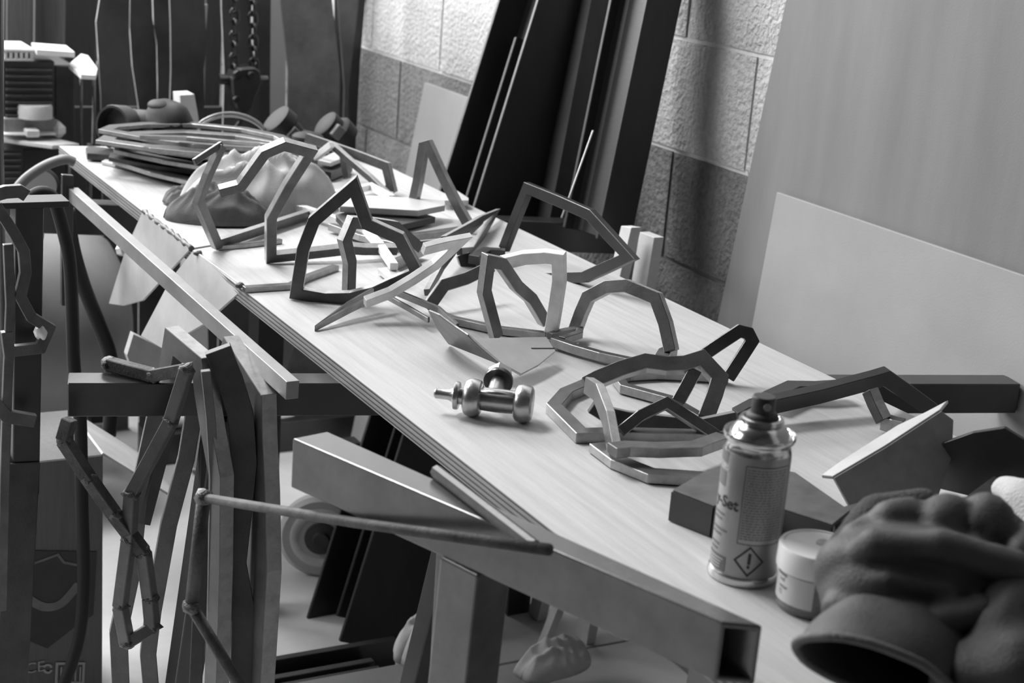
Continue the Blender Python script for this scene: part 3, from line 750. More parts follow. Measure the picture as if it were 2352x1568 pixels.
# ---------------------------------------------------------------- polished roller fitting
zf = TT+.0215
fA, fB = at(997, 902, zf), at(1224, 929, zf); fx_ = (fB-fA).normalized(); Lf = (fB-fA).length
rf = root('roller_fitting', 'polished steel fitting with two rounded wheels and a pin, alone at the front bench edge', 'metal fitting')
M_POL = mat('polished_steel', 172, .3, .85, .15, 60, .05, 300)
def prof(*a): return [(r, t*Lf) for (t, r) in a]
lathe('pin', prof((0, .001), (.004, .0042), (.02, .0058), (.15, .006), (.19, .008), (.215, .0145)), fA, M_POL, rf, fx_, 24)
lathe('collar', prof((.205, .010), (.212, .0155), (.235, .0158), (.255, .0150), (.262, .0095), (.31, .0095)), fA, M_POL, rf, fx_, 28)
for (t0, t1) in ((.30, .485), (.81, 1.0)):
    w_ = t1-t0
    lathe('wheel', prof((t0, .012), (t0+.04*w_, .0165), (t0+.16*w_, .0198), (t0+.4*w_, .0213), (t0+.7*w_, .0208), (t0+.9*w_, .0195), (t0+.99*w_, .0165), (t1, .012)), fA, M_POL, rf, fx_, 36)
lathe('sleeve', prof((.46, .0125), (.47, .0128), (.64, .0136), (.82, .0128)), fA, M_POL, rf, fx_, 28)
sd = fx_.cross(V((0, 0, 1))).normalized()
if sd.dot(CAM-fA) > 0: sd = -sd
bb = fA+fx_*Lf*.60+V((0, 0, .0035)); bd = (sd*.9+V((0, 0, .25))).normalized()
lathe('stub', [(.0085, .005), (.0085, .034)], bb, M_POL, rf, bd, 20)
lathe('washer', [(.012, .030), (.0165, .030), (.0170, .032), (.0165, .036), (.012, .036)], bb, mat('dark_washer', 80, .3, .8), rf, bd, 28)
lathe('nut', [(.010, .036), (.0145, .037), (.0145, .049), (.012, .051)], bb, M_POL, rf, bd, 6, smooth=False)
tube('side_rod', [fA+fx_*Lf*.45-sd*.0105+V((0, 0, .011)), fA+fx_*Lf*.82-sd*.0105+V((0, 0, .011))], .0035, M_POL, rf, 10)
# ================================================================ bars hanging over the middle trestle
M_HANG = mat('hang_bar', 104, .5, .3, .25, 20, .08, 260)
M_HANGD = mat('hang_bar_dark', 66, .5, .3, .3, 20, .08, 260)
pf = Pl(A2-n2*.022, n2)                                   # upright plane just in front of the trestle rail
GH = 'bars hung over the middle trestle'
def hang(label, pl, px, wd, th, mt, name='hanging_bar'):
    o = bar(name, [pl(*q) for q in px], pl.n, wd, th, mt, edge=M_CUTLIT if mt is M_HANG else None); return tag(o, label, 'steel bar', GH)
ph1 = Pl(pf(470, 860), V((1, .25, 0)))
hang('hanging bar with a pale slanted top, hooked over the trestle nearest the welded polygon', ph1, [(390, 868), (404, 782), (468, 836), (476, 905), (489, 985), (508, 1090), (506, 1300), (496, 1640)], .026, .019, M_HANG)
ph2 = Pl(pf(600, 930), V((1, .12, 0)))
hang('hanging bar with the longest bright top edge, hooked beside the flat bar end', ph2, [(518, 875), (536, 812), (604, 918), (606, 1000), (612, 1120), (616, 1300), (596, 1640)], .032, .020, M_HANG)
hang('wide dark bar hanging between the two slanted tops', pf.off(-.012), [(500, 800), (528, 870), (552, 950), (560, 1060), (548, 1180), (536, 1290), (560, 1420), (556, 1640)], .030, .014, M_HANGD)
hang('narrow pale bar hanging straight down beside the rust rod', pf.off(-.03), [(472, 850), (484, 960), (492, 1100), (488, 1300), (484, 1640)], .011, .010, M_HANG)
hang('dark bar hanging leftmost of the tight bundle', pf.off(.072), [(478, 960), (474, 1120), (462, 1300), (446, 1640)], .016, .014, M_HANGD)
hang('slanting two-tone bar hanging towards the welded polygon', pf.off(.075), [(446, 940), (428, 1050), (388, 1200), (352, 1400), (340, 1500), (352, 1640)], .020, .014, M_HANG)
hang('pale bar slanting down behind the welded polygon', pf.off(.075), [(366, 920), (342, 1030), (318, 1140), (300, 1320), (272, 1450), (280, 1640)], .022, .012, M_HANG)
hang('short dark bar showing behind the slanting two-tone bar', pf.off(.075), [(400, 930), (372, 1040), (330, 1200)], .016, .012, M_HANGD)

wp = root('welded_polygon', 'crooked polygon of short welded square bars hooked on the trestle end', 'welded polygon')
pw = pf.off(-.02)
ring = [(430, 848), (392, 968), (302, 1134), (296, 1240), (276, 1392), (292, 1476), (350, 1440), (344, 1372), (330, 1268), (262, 1180), (205, 1100), (146, 1010), (160, 962)]
rw = [pw(*q) for q in ring]
for i in range(len(rw)-1):
    a, b = rw[i], rw[i+1]; d = (b-a).normalized()
    mt = M_RUST if i in (8, 9, 10, 11) else M_HANG
    beam('bar_piece', a, b, .0145, .0145, mt, wp, upd=(pw.n*.8+V((.6, 0, 0))), bevel=.001, seg=1)
tops = [at(250, 835, TT-TH+.010), at(352, 862, TT-TH+.008), rw[0]]
for a, b in zip(tops, tops[1:]): beam('bar_piece', a, b, .0145, .0145, M_RUST, wp, upd=(0, 0, 1), bevel=.001, seg=1)
for i, pnt in enumerate(rw[:-1]+tops[:2]): blob('weld_knot', pnt, .0095, M_WELD, wp, (1, 1, .85), i, .6)

# rust rods
rr_ = root('rust_rod', 'long rusty round rod running from the hanging bars to the grey stand', 'rod')
ra, rb = pf.off(-.22)(468, 1143), Pl(SA-ns*.03, ns)(1262, 1262)
tube('long_rod', [ra, ra.lerp(rb, .5)+V((0, 0, -.002)), rb], .0050, M_RUST, rr_, 10)
rc = pf.off(-.22)(440, 1392); rd2 = pf.off(-.22)(590, 1640)
tube('drop_rod', [ra, rc], .0075, M_RUST, rr_, 10); tube('foot_rod', [rc, rd2], .0065, M_RUST, rr_, 10)
blob('weld_knot', ra, .010, M_WELD, rr_, (1, 1, 1), 3, .3); blob('weld_knot', rc, .010, M_WELD, rr_, (1, 1, 1), 5, .3)
sr = tube('steel_rod', [PZ(zb+.0062)(1002, 1082), PZ(zb+.0062)(1228, 1256)], .0062, M_TUBE, seg=8, smooth=False); tag(sr, 'short straight rod lying on the grey stand at the plywood edge', 'rod')

# ================================================================ spray can
cb_ = at(1704, 1318); cb_.z = TT+.0005
RC = .0303
can = root('spray_can', 'grey aerosol spray can with a black nozzle standing at the front', 'spray can')
M_CAN = mat('can_print', 150, .32, .35, .05, 40)
M_TIN = mat('can_tin', 196, .18, .95, .05, 40)
cbody = lathe('can_body', [(RC*.9, .003), (RC*.97, .008), (RC*.975, .113), (RC*.965, .118)], cb_, M_CAN, can, seg=64)
lathe('base_rim', [(RC*.9, 0), (RC*1.02, .0005), (RC*1.035, .0035), (RC*1.0, .0075), (RC*.9, .008)], cb_, M_TIN, can, seg=64)
lathe('shoulder', [(RC*.965, .1165), (RC*.955, .120), (RC*.92, .1245), (RC*.95, .127), (RC*1.02, .1285), (RC*1.045, .131), (RC*1.02, .1335), (RC*.95, .1325), (RC*.90, .1295), (RC*.86, .1335), (RC*.76, .1385), (RC*.64, .1415), (RC*.56, .1425)], cb_, M_TIN, can, seg=64)
lathe('collar_ring', [(RC*.50, .1405), (RC*.60, .1415), (RC*.65, .144), (RC*.62, .1468), (RC*.52, .1473), (RC*.46, .145)], cb_, M_TIN, can, seg=48)
lathe('nozzle_skirt', [(RC*.46, .143), (RC*.47, .1485), (RC*.42, .151), (RC*.34, .152)], cb_, M_INK, can, seg=40)
M_NOZ = mat('nozzle_black', 46, .4)
nz = lathe('nozzle', [(RC*.345, .150), (RC*.34, .155), (RC*.335, .1645), (RC*.31, .166), (RC*.0, .166)], cb_, M_NOZ, can, seg=40)
tocam = math.atan2(CAM.y-cb_.y, CAM.x-cb_.x)           # side of the can that faces the lens
def onc(th, h, r): return cb_+V((math.cos(th)*r, math.sin(th)*r, h))
na = tocam+.35
lathe('spray_hole', [(.0034, 0), (.0034, .0012), (.001, .0014)], onc(na, .159, RC*.332), mat('nozzle_insert', 128, .5), nz, V((math.cos(na), math.sin(na), 0)), 16)
def wrap(name, quads, r, mt, parent, c=None, kind=None, nseg=10):
    """thin printed patches (th0, th1, h0, h1) laid on a round wall"""
    vs = []; fs = []; c = c or cb_
    for (t0, t1, h0, h1) in quads:
        n = max(1, int(abs(t1-t0)/.08)); b = len(vs)
        for i in range(n+1):
            t = t0+(t1-t0)*i/n
            for h in (h0, h1): vs.append(c+V((math.cos(t)*r, math.sin(t)*r, h)))
        for i in range(n): fs.append((b+2*i, b+2*i+2, b+2*i+3, b+2*i+1))
    o = mesh(name, vs, fs, mt, parent, smooth=True)
    if kind: o['kind'] = kind
    return o
def wraptext(name, s, size, th, h, r, mt, parent, c=None, bold=True):
    cu = bpy.data.curves.new(name, 'FONT'); cu.body = s; cu.size = size; cu.resolution_u = 3
    if bold: cu.offset = size*.022
    to = bpy.data.objects.new(name+'_tmp', cu); C.objects.link(to)
    bpy.context.view_layer.update()
    me = bpy.data.meshes.new_from_object(to.evaluated_get(bpy.context.evaluated_depsgraph_get())); bpy.data.objects.remove(to); bpy.data.curves.remove(cu)
    bm = bmesh.new(); bm.from_mesh(me)
    bmesh.ops.triangulate(bm, faces=bm.faces)
    c = c or cb_
    for v in bm.verts:
        t = th+v.co.x/r; v.co = c+V((math.cos(t)*r, math.sin(t)*r, h+v.co.y))
    bm.to_mesh(me); bm.free(); me.materials.clear(); me.materials.append(mt); me.name = name
    o = bpy.data.objects.new(name, me); C.objects.link(o); o.parent = parent; return o
RP = RC*.975+.00025
T = lambda deg: tocam+math.radians(deg)
wraptext('lettering', 'y-Set', .0145, T(-77), .0685, RP, M_INK, cbody)
wraptext('lettering', 'UTO', .0062, T(-72), .1015, RP, M_LABEL, cbody)
wrap('picture_patch', [(T(-90), T(-53), .086, .100), (T(-90), T(-53), .1075, .118)], RP-.0001, M_INKG, cbody)
random.seed(11)
q = []
for k, (n_, w_) in enumerate(((0, 40), (1, 34), (3, 52), (4, 36), (6, 34), (7, 30))): q.append((T(-78), T(-78+w_*.8), .060-.0047*n_, .0618-.0047*n_))
wrap('small_print', q, RP, M_INKG, cbody, kind='stuff')
q = []
for k in range(27):
    h = .1075-.00243*k; t = -12
    while t < 62:
        w_ = random.uniform(2.5, 9); q.append((T(t), T(min(62, t+w_)), h, h+.0013)); t += w_+random.uniform(.8, 1.6)
wrap('small_print', q, RP+.0001, M_INKG, cbody, kind='stuff')
wrap('text_panel', [(T(-14), T(66), .0405, .1105)], RP-.00005, mat('panel_print', 168, .35, .25), cbody)
e = .0006
wrap('panel_border', [(T(-15), T(-13.8), .040, .111), (T(-15), T(66), .0398, .0405), (T(-15), T(66), .1105, .1111)], RP+.0001, M_INK, cbody)
wrap('colour_band', [(T(-85), T(-32), .010, .0235)], RP, M_INKG, cbody)
q = [(T(-82), T(-35-random.uniform(0, 8)), .0125+.0027*k, .0133+.0027*k) for k in range(4)]
wrap('small_print', q, RP+.0002, M_LABEL, cbody, kind='stuff')
def stroke(pts, wd, r, mt, name, c=None):
    """flat printed stroke along (angle offset metres, height) points, wrapped"""
    vs = []; fs = []; c = c or cb_
    N = len(pts)
    for i in range(N-1):
        (x0, y0), (x1, y1) = pts[i], pts[i+1]; d = math.hypot(x1-x0, y1-y0); nx, ny = -(y1-y0)/d*wd/2, (x1-x0)/d*wd/2; ex, ey = (x1-x0)/d*wd/2, (y1-y0)/d*wd/2
        b = len(vs); K = 6
        for k in range(K+1):
            f = k/K; x = x0-ex+(x1-x0+2*ex)*f; y = y0-ey+(y1-y0+2*ey)*f
            for s in (-1, 1):
                t = (x+nx*s)/r; vs.append(c+V((math.cos(tocam+t)*r, math.sin(tocam+t)*r, y+ny*s)))
        for k in range(K): fs.append((b+2*k, b+2*k+2, b+2*k+3, b+2*k+1))
    return mesh(name, vs, fs, mt, cbody)
hx, hy, hs = .0045, .0245, .0125
stroke([(hx-hs, hy), (hx, hy+hs*1.05), (hx+hs, hy), (hx, hy-hs*1.05), (hx-hs, hy)], .0015, RP+.0001, M_INK, 'hazard_diamond')
stroke([(hx+.0004, hy+.0062), (hx+.0002, hy-.0012)], .0027, RP+.0001, M_INK, 'exclamation_mark')
stroke([(hx, hy-.0052), (hx, hy-.0050)], .0024, RP+.0001, M_INK, 'exclamation_dot')

# ================================================================ jar with a white screw lid
jc = at(1862, 1392); jc.z = TT+.0005; RJ = .0315
jar = root('plastic_jar', 'clear plastic jar with a white screw lid between the spray can and the glove', 'jar')
M_CLEAR = mat('clear_plastic', 200, .12, 0, 0, trans=.85)
lathe('jar_wall', [(RJ*.86, .0), (RJ*.96, .002), (RJ*.985, .006), (RJ*.985, .036), (RJ*.94, .037), (RJ*.94, .006), (RJ*.80, .004), (.001, .004)], jc, M_CLEAR, jar, seg=48)
lathe('contents', [(RJ*.90, .0045), (RJ*.90, .013), (.001, .013)], jc, mat('jar_contents', 120, .6), jar, seg=40)
jlid = lathe('lid', [(RJ*1.0, .036), (RJ*1.075, .0365), (RJ*1.085, .040), (RJ*1.07, .0545), (RJ*1.04, .0565), (RJ*.95, .0568), (RJ*.94, .0562), (.001, .0562)], jc, M_PLASTIC, jar, seg=56)
tj = math.atan2(CAM.y-jc.y, CAM.x-jc.x); TJ = lambda d_: tj+math.radians(d_)
jlab = wrap('jar_label', [(TJ(-95), TJ(2), .009, .0345)], RJ*.988, M_LABEL, jar, c=jc)
wraptext('label_text', 'red', .0055, TJ(-64), .0265, RJ*.991, M_INKG, jlab, c=jc)
wraptext('label_text', 'water', .005, TJ(-64), .0205, RJ*.991, M_INKG, jlab, c=jc)
wraptext('label_text', '72', .0055, TJ(-64), .0148, RJ*.991, M_INKG, jlab, c=jc)
wrap('label_text', [(TJ(-75), TJ(-46), .0312, .0338)], RJ*.991, M_INKG, jlab, c=jc)
sm = mat('smudge', 165, .6, 0, .3, 400)
for (x_, y_, sx_, sy_) in ((.006, .004, .009, .0035), (.011, -.006, .006, .003)):
    tcv = jc+V((x_, y_, .0564))
    plate('lid_print', [tcv+V((sx_*math.cos(a)*.7-sy_*math.sin(a), sx_*math.cos(a)*.5+sy_*math.sin(a), 0)) for a in [k*math.pi/4 for k in range(8)]], (0, 0, 1), .0004, sm, jlid, bevel=0)

# ================================================================ plates at the right front
tr = root('folded_tray', 'dark folded plate lying behind the spray can, its front side in shadow', 'steel plate')
zt = TT+.030; ptop = PZ(zt)
tp = [ptop(*q) for q in ((1545, 1128), (1622, 1083), (1690, 1066), (1826, 1088), (1952, 1176), (1912, 1208), (1800, 1172), (1640, 1165))]
plate('top_face', tp, (0, 0, 1), .004, M_STEEL, tr)
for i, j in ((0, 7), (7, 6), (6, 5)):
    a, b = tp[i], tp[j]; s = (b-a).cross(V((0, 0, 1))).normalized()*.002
    vs, fs = plate_geo([a, b, V((b.x, b.y, TT+.001)), V((a.x, a.y, TT+.001))], s, .004); mesh('skirt', vs, fs, M_BLACK, tr)  # front shade put into the colour: black below a steel top
bp_ = root('bent_plate', 'sheet plate folded along a bright ridge, propped up right of the spray can', 'steel plate')
pb_ = stand((1952, 1172), (2150, 1150), 32)
M_BP = mat('scuffed_plate', 134, .42, .35, .3, 16, .05, 200)
face = [pb_(*q) for q in ((1914, 1097), (2033, 1027), (2160, 944), (2188, 965), (2184, 1050), (2150, 1148), (1955, 1172))]
plate('big_face', face, pb_.n, .004, M_BP, bp_)
rid = [pb_(*q) for q in ((1914, 1097), (2033, 1027), (2160, 944))]
fp = Pl(rid[0], (rid[-1]-rid[0]).cross(V((-.2, 1, -.12))))
fl_ = rid+[fp(*q) for q in ((2178, 922), (2125, 950), (2061, 980), (2000, 1018), (1930, 1063), (1887, 1094))]
plate('flange', fl_, fp.n, .004, M_SHEET, bp_)  # same folded sheet; light on the flange put into a paler grey
pd = stand((2155, 1118), (2352, 1165), -6)
dk = plate('dark_plate', [pd(*q) for q in ((2121, 1046), (2170, 1014), (2235, 991), (2308, 980), (2360, 1012), (2420, 1060), (2430, 1180), (2352, 1166), (2160, 1120), (2136, 1064))], pd.n, .006, M_BLACK)
tag(dk, 'black plate with a bright many-sided top edge, standing behind the glove', 'steel plate')
flat('steel_plate', 'pale plate corner showing between the folded tray and the glove', [(1914, 1182), (1990, 1160), (2180, 1150), (2300, 1230), (2200, 1310), (1916, 1262)], TT+.016, .012, M_STEEL)
flat('steel_plate', 'small dark plate corner behind the glove knuckles', [(2215, 1150), (2282, 1100), (2330, 1130), (2340, 1180), (2260, 1190)], TT+.036, .008, M_STEEL2)

# ================================================================ work glove (front right) and a pale one behind
def capsule(bm, pts, rad):
    for i in range(len(pts)-1):
        a, b = pts[i], pts[i+1]; ra_, rb_ = rad[i], rad[i+1]; n = max(2, int((b-a).length/.006))
        for k in range(n+1):
            f = k/n; bmesh.ops.create_icosphere(bm, subdivisions=2, radius=ra_+(rb_-ra_)*f, matrix=Matrix.Translation(a.lerp(b, f)))
def remeshed(name, bm, vox, mt, parent, smooth_it=6):
    me = bpy.data.meshes.new(name); bm.to_mesh(me); bm.free(); me.materials.append(mt)
    o = bpy.data.objects.new(name, me); C.objects.link(o); o.parent = parent
    r = o.modifiers.new('remesh', 'REMESH'); r.mode = 'VOXEL'; r.voxel_size = vox; r.use_smooth_shade = True
    s = o.modifiers.new('smooth', 'SMOOTH'); s.iterations = smooth_it; s.factor = .5
    tx = bpy.data.textures.new(name+'_wrinkle', 'CLOUDS'); tx.noise_scale = .055; tx.noise_depth = 1
    dm = o.modifiers.new('wrinkle', 'DISPLACE'); dm.texture = tx; dm.strength = .008; dm.mid_level = .5
    return o
def DP(px, py, d_):
    r = ray(px, py); return CAM+r*(d_/FPX)                # point at depth d_ along the lens axis
gl = root('work_glove', 'dark leather work glove lying curled with its cuff open, front corner of the bench', 'glove')
bm = bmesh.new()
def ell(bm, c, r, u, v, t):
    m_ = Matrix.Identity(4); 
    for i in range(3): m_[i][0], m_[i][1], m_[i][2], m_[i][3] = u[i]*r[0], v[i]*r[1], t[i]*r[2], c[i]
    bmesh.ops.create_icosphere(bm, subdivisions=4, radius=1, matrix=m_)
gu = right; gv = upv; gt = back
tilt_u = (gu*.97-gv*.18).normalized(); tilt_v = (gv*.97+gu*.18).normalized()
ell(bm, DP(2130, 1345, 1.18), (.088, .045, .045), tilt_u, tilt_v, gt)         # back of the hand
ell(bm, DP(2215, 1400, 1.18), (.070, .050, .045), tilt_u, tilt_v, gt)
ell(bm, DP(2020, 1365, 1.17), (.045, .036, .036), tilt_u, tilt_v, gt)
for (pts, rr, dd0) in (([(2060, 1290), (2015, 1222), (1962, 1232)], [.020, .017, .013], 1.20), ([(2130, 1290), (2092, 1198), (2040, 1196)], [.021, .019, .015], 1.205),
                  ([(2205, 1292), (2172, 1186), (2150, 1200)], [.022, .0205, .016], 1.205), ([(2285, 1305), (2262, 1196), (2240, 1210)], [.023, .022, .017], 1.21), ([(2380, 1330), (2362, 1262), (2340, 1275)], [.024, .020, .016], 1.20)):
    capsule(bm, [DP(px, py, dd0+(0, .0, -.012)[i]) for i, (px, py) in enumerate(pts)], rr)
capsule(bm, [DP(1945, 1298, 1.165), DP(2010, 1252, 1.150), DP(2150, 1254, 1.140), DP(2330, 1302, 1.140)], [.009, .012, .013, .013])
capsule(bm, [DP(1922, 1395, 1.150), DP(1990, 1424, 1.138), DP(2100, 1440, 1.132), DP(2250, 1398, 1.130)], [.012, .013, .014, .013])
capsule(bm, [DP(1950, 1345, 1.150), DP(2040, 1330, 1.140), DP(2180, 1352, 1.136)], [.007, .008, .007])
o = remeshed('hand', bm, .0028, M_GLOVE, gl, 5)
bm = bmesh.new(); capsule(bm, [DP(2325, 1520, 1.13), DP(2300, 1440, 1.13), DP(2330, 1370, 1.14)], [.030, .026, .020]); capsule(bm, [DP(2230, 1560, 1.12), DP(2330, 1540, 1.12)], [.030, .04])
remeshed('thumb', bm, .0042, M_GLOVE, gl, 4)
# knitted finger backs
bm = bmesh.new(); capsule(bm, [DP(1925, 1245, 1.25), DP(2010, 1180, 1.27), (DP(2120, 1160, 1.28))], [.009, .016, .014]); capsule(bm, [DP(2190, 1180, 1.28), DP(2280, 1190, 1.27), DP(2350, 1240, 1.26)], [.014, .016, .014])
remeshed('knit_side', bm, .004, M_GLOVE2, gl, 4)
# cuff: flattened open sleeve, thick hem
def cuff(parent):
    ring0 = []; rows = []
    for (cx_, cy_, ax_, ay_, d_) in ((2105, 1420, 160, 60, 1.175), (2090, 1455, 190, 64, 1.150), (2050, 1500, 205, 58, 1.130), (2012, 1538, 190, 54, 1.112)):
        row = []
        for k in range(36):
            a = 2*math.pi*k/36; ca_, sa_ = math.cos(a), math.sin(a)
            x = cx_+ax_*ca_*math.cos(.32)-ay_*sa_*math.sin(.32); y = cy_+ax_*ca_*math.sin(.32)+ay_*sa_*math.cos(.32)
            dd = d_+.030*sa_; x += 7*noise.noise(V((ca_*1.5, sa_*1.5, cy_*.02))); y += 9*noise.noise(V((ca_*1.7, sa_*1.7, 7+cy_*.02)))
            row.append(DP(x, y, dd))
        rows.append(row)
    vs = [p for r in rows for p in r]; fs = []
    for i in range(len(rows)-1):
        for k in range(36): fs.append((i*36+k, i*36+(k+1) % 36, (i+1)*36+(k+1) % 36, (i+1)*36+k))
    o = mesh('cuff', vs, fs, M_GLOVE, parent, smooth=True); md = o.modifiers.new('t', 'SOLIDIFY'); md.thickness = .004; md.offset = -1
    o.modifiers.new('s', 'SUBSURF').levels = 1
    tube('hem', rows[-1], .0035, mat('hem', 84, .7, 0, .2, 60, .4, 400), parent, 8, True)
cuff(gl)
g2 = root('pale_glove', 'pale cloth glove fingertip behind the dark work glove at the right edge', 'glove')
bm = bmesh.new(); capsule(bm, [DP(2312, 1128, 1.42), DP(2350, 1150, 1.40), DP(2420, 1200, 1.38)], [.013, .019, .028]); capsule(bm, [DP(2340, 1140, 1.41), DP(2400, 1235, 1.38)], [.015, .022])
remeshed('finger', bm, .004, mat('pale_cloth', 176, .95, 0, .1, 40, .4, 400), g2, 4)
# ================================================================ left side: compressor, machine, hoses, box
cp = root('compressor_tank', 'grey air compressor tank with a domed end, under the bench edge', 'air compressor')
Yt = 3.30; c1 = PYY(Yt)(120, 735); Rt = .215
M_TANK = mat('tank_grey', 128, .45, .1, .12, 6, .03, 200)
tax = V((1, 0, 0))
lathe('tank', [(Rt*.98, -.75), (Rt, -.7), (Rt, 0), (Rt*.985, .03), (Rt*.93, .07), (Rt*.80, .105), (Rt*.58, .13), (Rt*.3, .142), (.002, .146)], V((c1.x+.01, Yt, c1.z)), M_TANK, cp, tax, 48)
lathe('valve_body', [(.012, 0), (.014, .01), (.014, .05), (.008, .055)], PYY(2.86)(262, 540), M_CHAIN, cp, (.2, -.3, 1), 14)
lathe('drain_nut', [(.010, 0), (.012, .012), (.006, .02)], PYY(2.84)(272, 575), M_BRIGHT, cp, (.6, -.6, .2), 6, False)
for x in (-.05, -.5): boxo('foot', (c1.x+x-.03, Yt-.12, .0), (c1.x+x+.03, Yt+.12, c1.z-Rt+.02), M_TUBE, cp)
# white ball and light cylinder at the very left
g_ = root('pressure_gauge', 'round pressure gauge with a pale face beside the bench corner', 'gauge')
gc = PYY(2.86)(94, 427)
lathe('gauge_case', [(.0, .0), (.030, .0), (.0335, .004), (.0335, .02), (.028, .024)], gc, M_TUBE, g_, (-.25, -1, .2), 32)
gf = lathe('gauge_face', [(.0, .0242), (.028, .0242), (.028, .0246), (.0, .0246)], gc, mat('gauge_face', 150, .5), g_, (-.25, -1, .2), 32)
ga = V((-.25, -1, .2)).normalized()
bar('needle', [gc+ga*.0255, gc+ga*.0255+V((0, 0, -.02))], ga, .003, .0006, M_INK, gf, bevel=0)
tube('gauge_stem', [gc+V((0, 0, -.03)), gc+V((0, .02, -.10)), V((gc.x, Yt, c1.z+Rt))], .009, M_BLACK, g_, 8)
h1 = tube('air_hose', spline([PYY(2.80)(*q) for q in ((30, 445), (60, 410), (105, 380), (148, 366), (170, 372))], 6), .009, mat('hose_grey', 112, .45), None, 10); tag(h1, 'pale grey air hose arching above the pressure gauge', 'hose')
h2 = tube('air_hose', spline([PYY(2.20)(*q) for q in ((72, 452), (95, 442), (122, 455), (143, 520), (160, 600), (166, 720), (170, 840), (184, 960), (188, 1150), (192, 1350), (178, 1480), (135, 1600))], 6), .0095, M_RUBBER, None, 10); tag(h2, 'black rubber hose hanging from the left trestle to the floor', 'hose')
h3 = tube('air_hose', spline([PYY(2.62)(*q) for q in ((155, 480), (165, 560), (190, 650), (225, 740), (252, 815), (258, 900), (250, 1000))], 6), .0125, M_RUBBER, None, 10); tag(h3, 'second black hose slanting across the tank front', 'hose')

# bent outline hung on the left trestle end
pb2 = PYY(2.03)
bo = root('bent_outline', 'bent steel outline with a weld blob hung on the left trestle post', 'steel outline')
bar('bar', [pb2(*q) for q in ((-30, 452), (12, 440), (44, 438), (60, 448))], pb2.n, .016, .012, S, bo)
bar('bar', [pb2(*q) for q in ((-10, 470), (32, 535), (54, 575), (58, 625), (46, 680), (72, 728), (112, 752), (92, 798), (20, 806), (14, 760))], pb2.n, .014, .012, S, bo)
bar('bar', [pb2(*q) for q in ((18, 560), (24, 700), (16, 900), (10, 1100), (4, 1400))], pb2.n, .012, .010, S, bo)
bar('bar', [pb2(*q) for q in ((-20, 915), (15, 955), (80, 965))], pb2.n, .017, .012, S, bo)
blob('weld_blob', pb2(95, 762), .011, M_BRIGHT, bo, (.8, .8, 1.2), 2, .3)
ub = plate('upright_plate', [PYY(2.50)(*q) for q in ((142, 400), (168, 402), (166, 520), (162, 700), (140, 700), (140, 520))], (0, 1, 0), .012, M_TUBE); tag(ub, 'short dark upright bar beside the long flat bar top', 'steel bar')
wc = lathe('white_cylinder', [(.0, -.2), (.03, -.2), (.032, 0), (.028, .006), (.0, .008)], PYY(2.6)(22, 540), M_PALE, None, (1, -.1, 0), 28); tag(wc, 'pale round cylinder end poking in at the left edge', 'cylinder')

# machine on its stand
mc = root('bench_machine', 'louvred dark machine with pale trays on top, far left behind the bench', 'machine')
Ym = 3.55; pm = PYY(Ym)
def mbox(name, px0, py0, px1, py1, y0, y1, mt, bev=.003):
    a, b = PYY(y0)(px0, py1), PYY(y0)(px1, py0)
    return boxo(name, (min(a.x, b.x), y0, min(a.z, b.z)), (max(a.x, b.x), y1, max(a.z, b.z)), mt, mc, bev)
mbox('housing', 8, 140, 126, 300, Ym, Ym+.22, M_BLACK)
for k in range(8): mbox('louvre', 14, 158+k*15, 120, 163+k*15, Ym-.008, Ym, M_TUBEG, .001)
mbox('side_column', 126, 150, 172, 330, Ym+.03, Ym+.2, M_TUBE)
mbox('rear_tray', 4, 112, 80, 121, Ym-.03, Ym+.1, M_PALE)
for k in range(6): mbox('tray_tooth', 10+k*12, 121, 17+k*12, 136, Ym-.03, Ym+.02, M_PALE, .001)
mbox('tray_lip', 4, 134, 80, 140, Ym-.03, Ym+.02, M_PALE)
a = pm(74, 112)
plate('top_plate', [PZ(a.z)(*q) for q in ((72, 104), (152, 110), (172, 126), (84, 120))], (0, 0, 1), .012, M_PALE, mc)
plate('side_shelf', [PZ(pm(160, 150).z)(*q) for q in ((158, 152), (186, 128), (202, 132), (224, 162), (220, 178), (186, 176))], (0, 0, 1), .010, M_PALE, mc)
for q in (186, 216): tube('shelf_leg', [PYY(Ym)(q, 178), PYY(Ym)(q+2, 345)], .0035, M_TUBEG, mc, 8)
lathe('white_cap', [(.0, .03), (.036, .03), (.038, .024), (.038, 0), (.0, 0)][::-1], pm(80, 270), M_PALE, mc, (0, 0, 1), 28)
mbox('block_under_cap', 8, 270, 128, 306, Ym-.01, Ym+.1, mat('mach_grey', 128, .5, .1, .3, 30))
mbox('white_knob', 122, 282, 154, 320, Ym-.02, Ym+.04, M_PALE, .012)
mbox('ledge', 4, 306, 130, 312, Ym-.03, Ym+.12, M_PALE)
bt_ = plate('table_plate', [PZ(pm(60, 322).z)(*q) for q in ((2, 316), (130, 322), (182, 334), (120, 338), (2, 322))], (0, 0, 1), .008, M_PALE, mc)
mbox('small_block', 60, 298, 92, 316, Ym-.04, Ym-.01, M_PALE)
mbox('lower_housing', 52, 340, 150, 430, Ym+.02, Ym+.2, M_BLACK)
mbox('vent_box', 0, 342, 54, 424, Ym-.02, Ym+.2, M_TUBE)
for k in range(5): mbox('louvre', 2, 352+k*14, 48, 357+k*14, Ym-.026, Ym-.02, M_TUBEG, .001)
zl = pm(50, 430).z
boxo('cabinet', (pm(-60, 400).x, Ym+.0, .0), (pm(150, 400).x, Ym+.22, zl), M_BLACK, mc)
for q in (156, 205): tube('side_leg', [PYY(Ym+.1)(q, 330), V((PYY(Ym+.1)(q, 330).x, Ym+.1, 0))], .007, M_TUBEG, mc, 8)

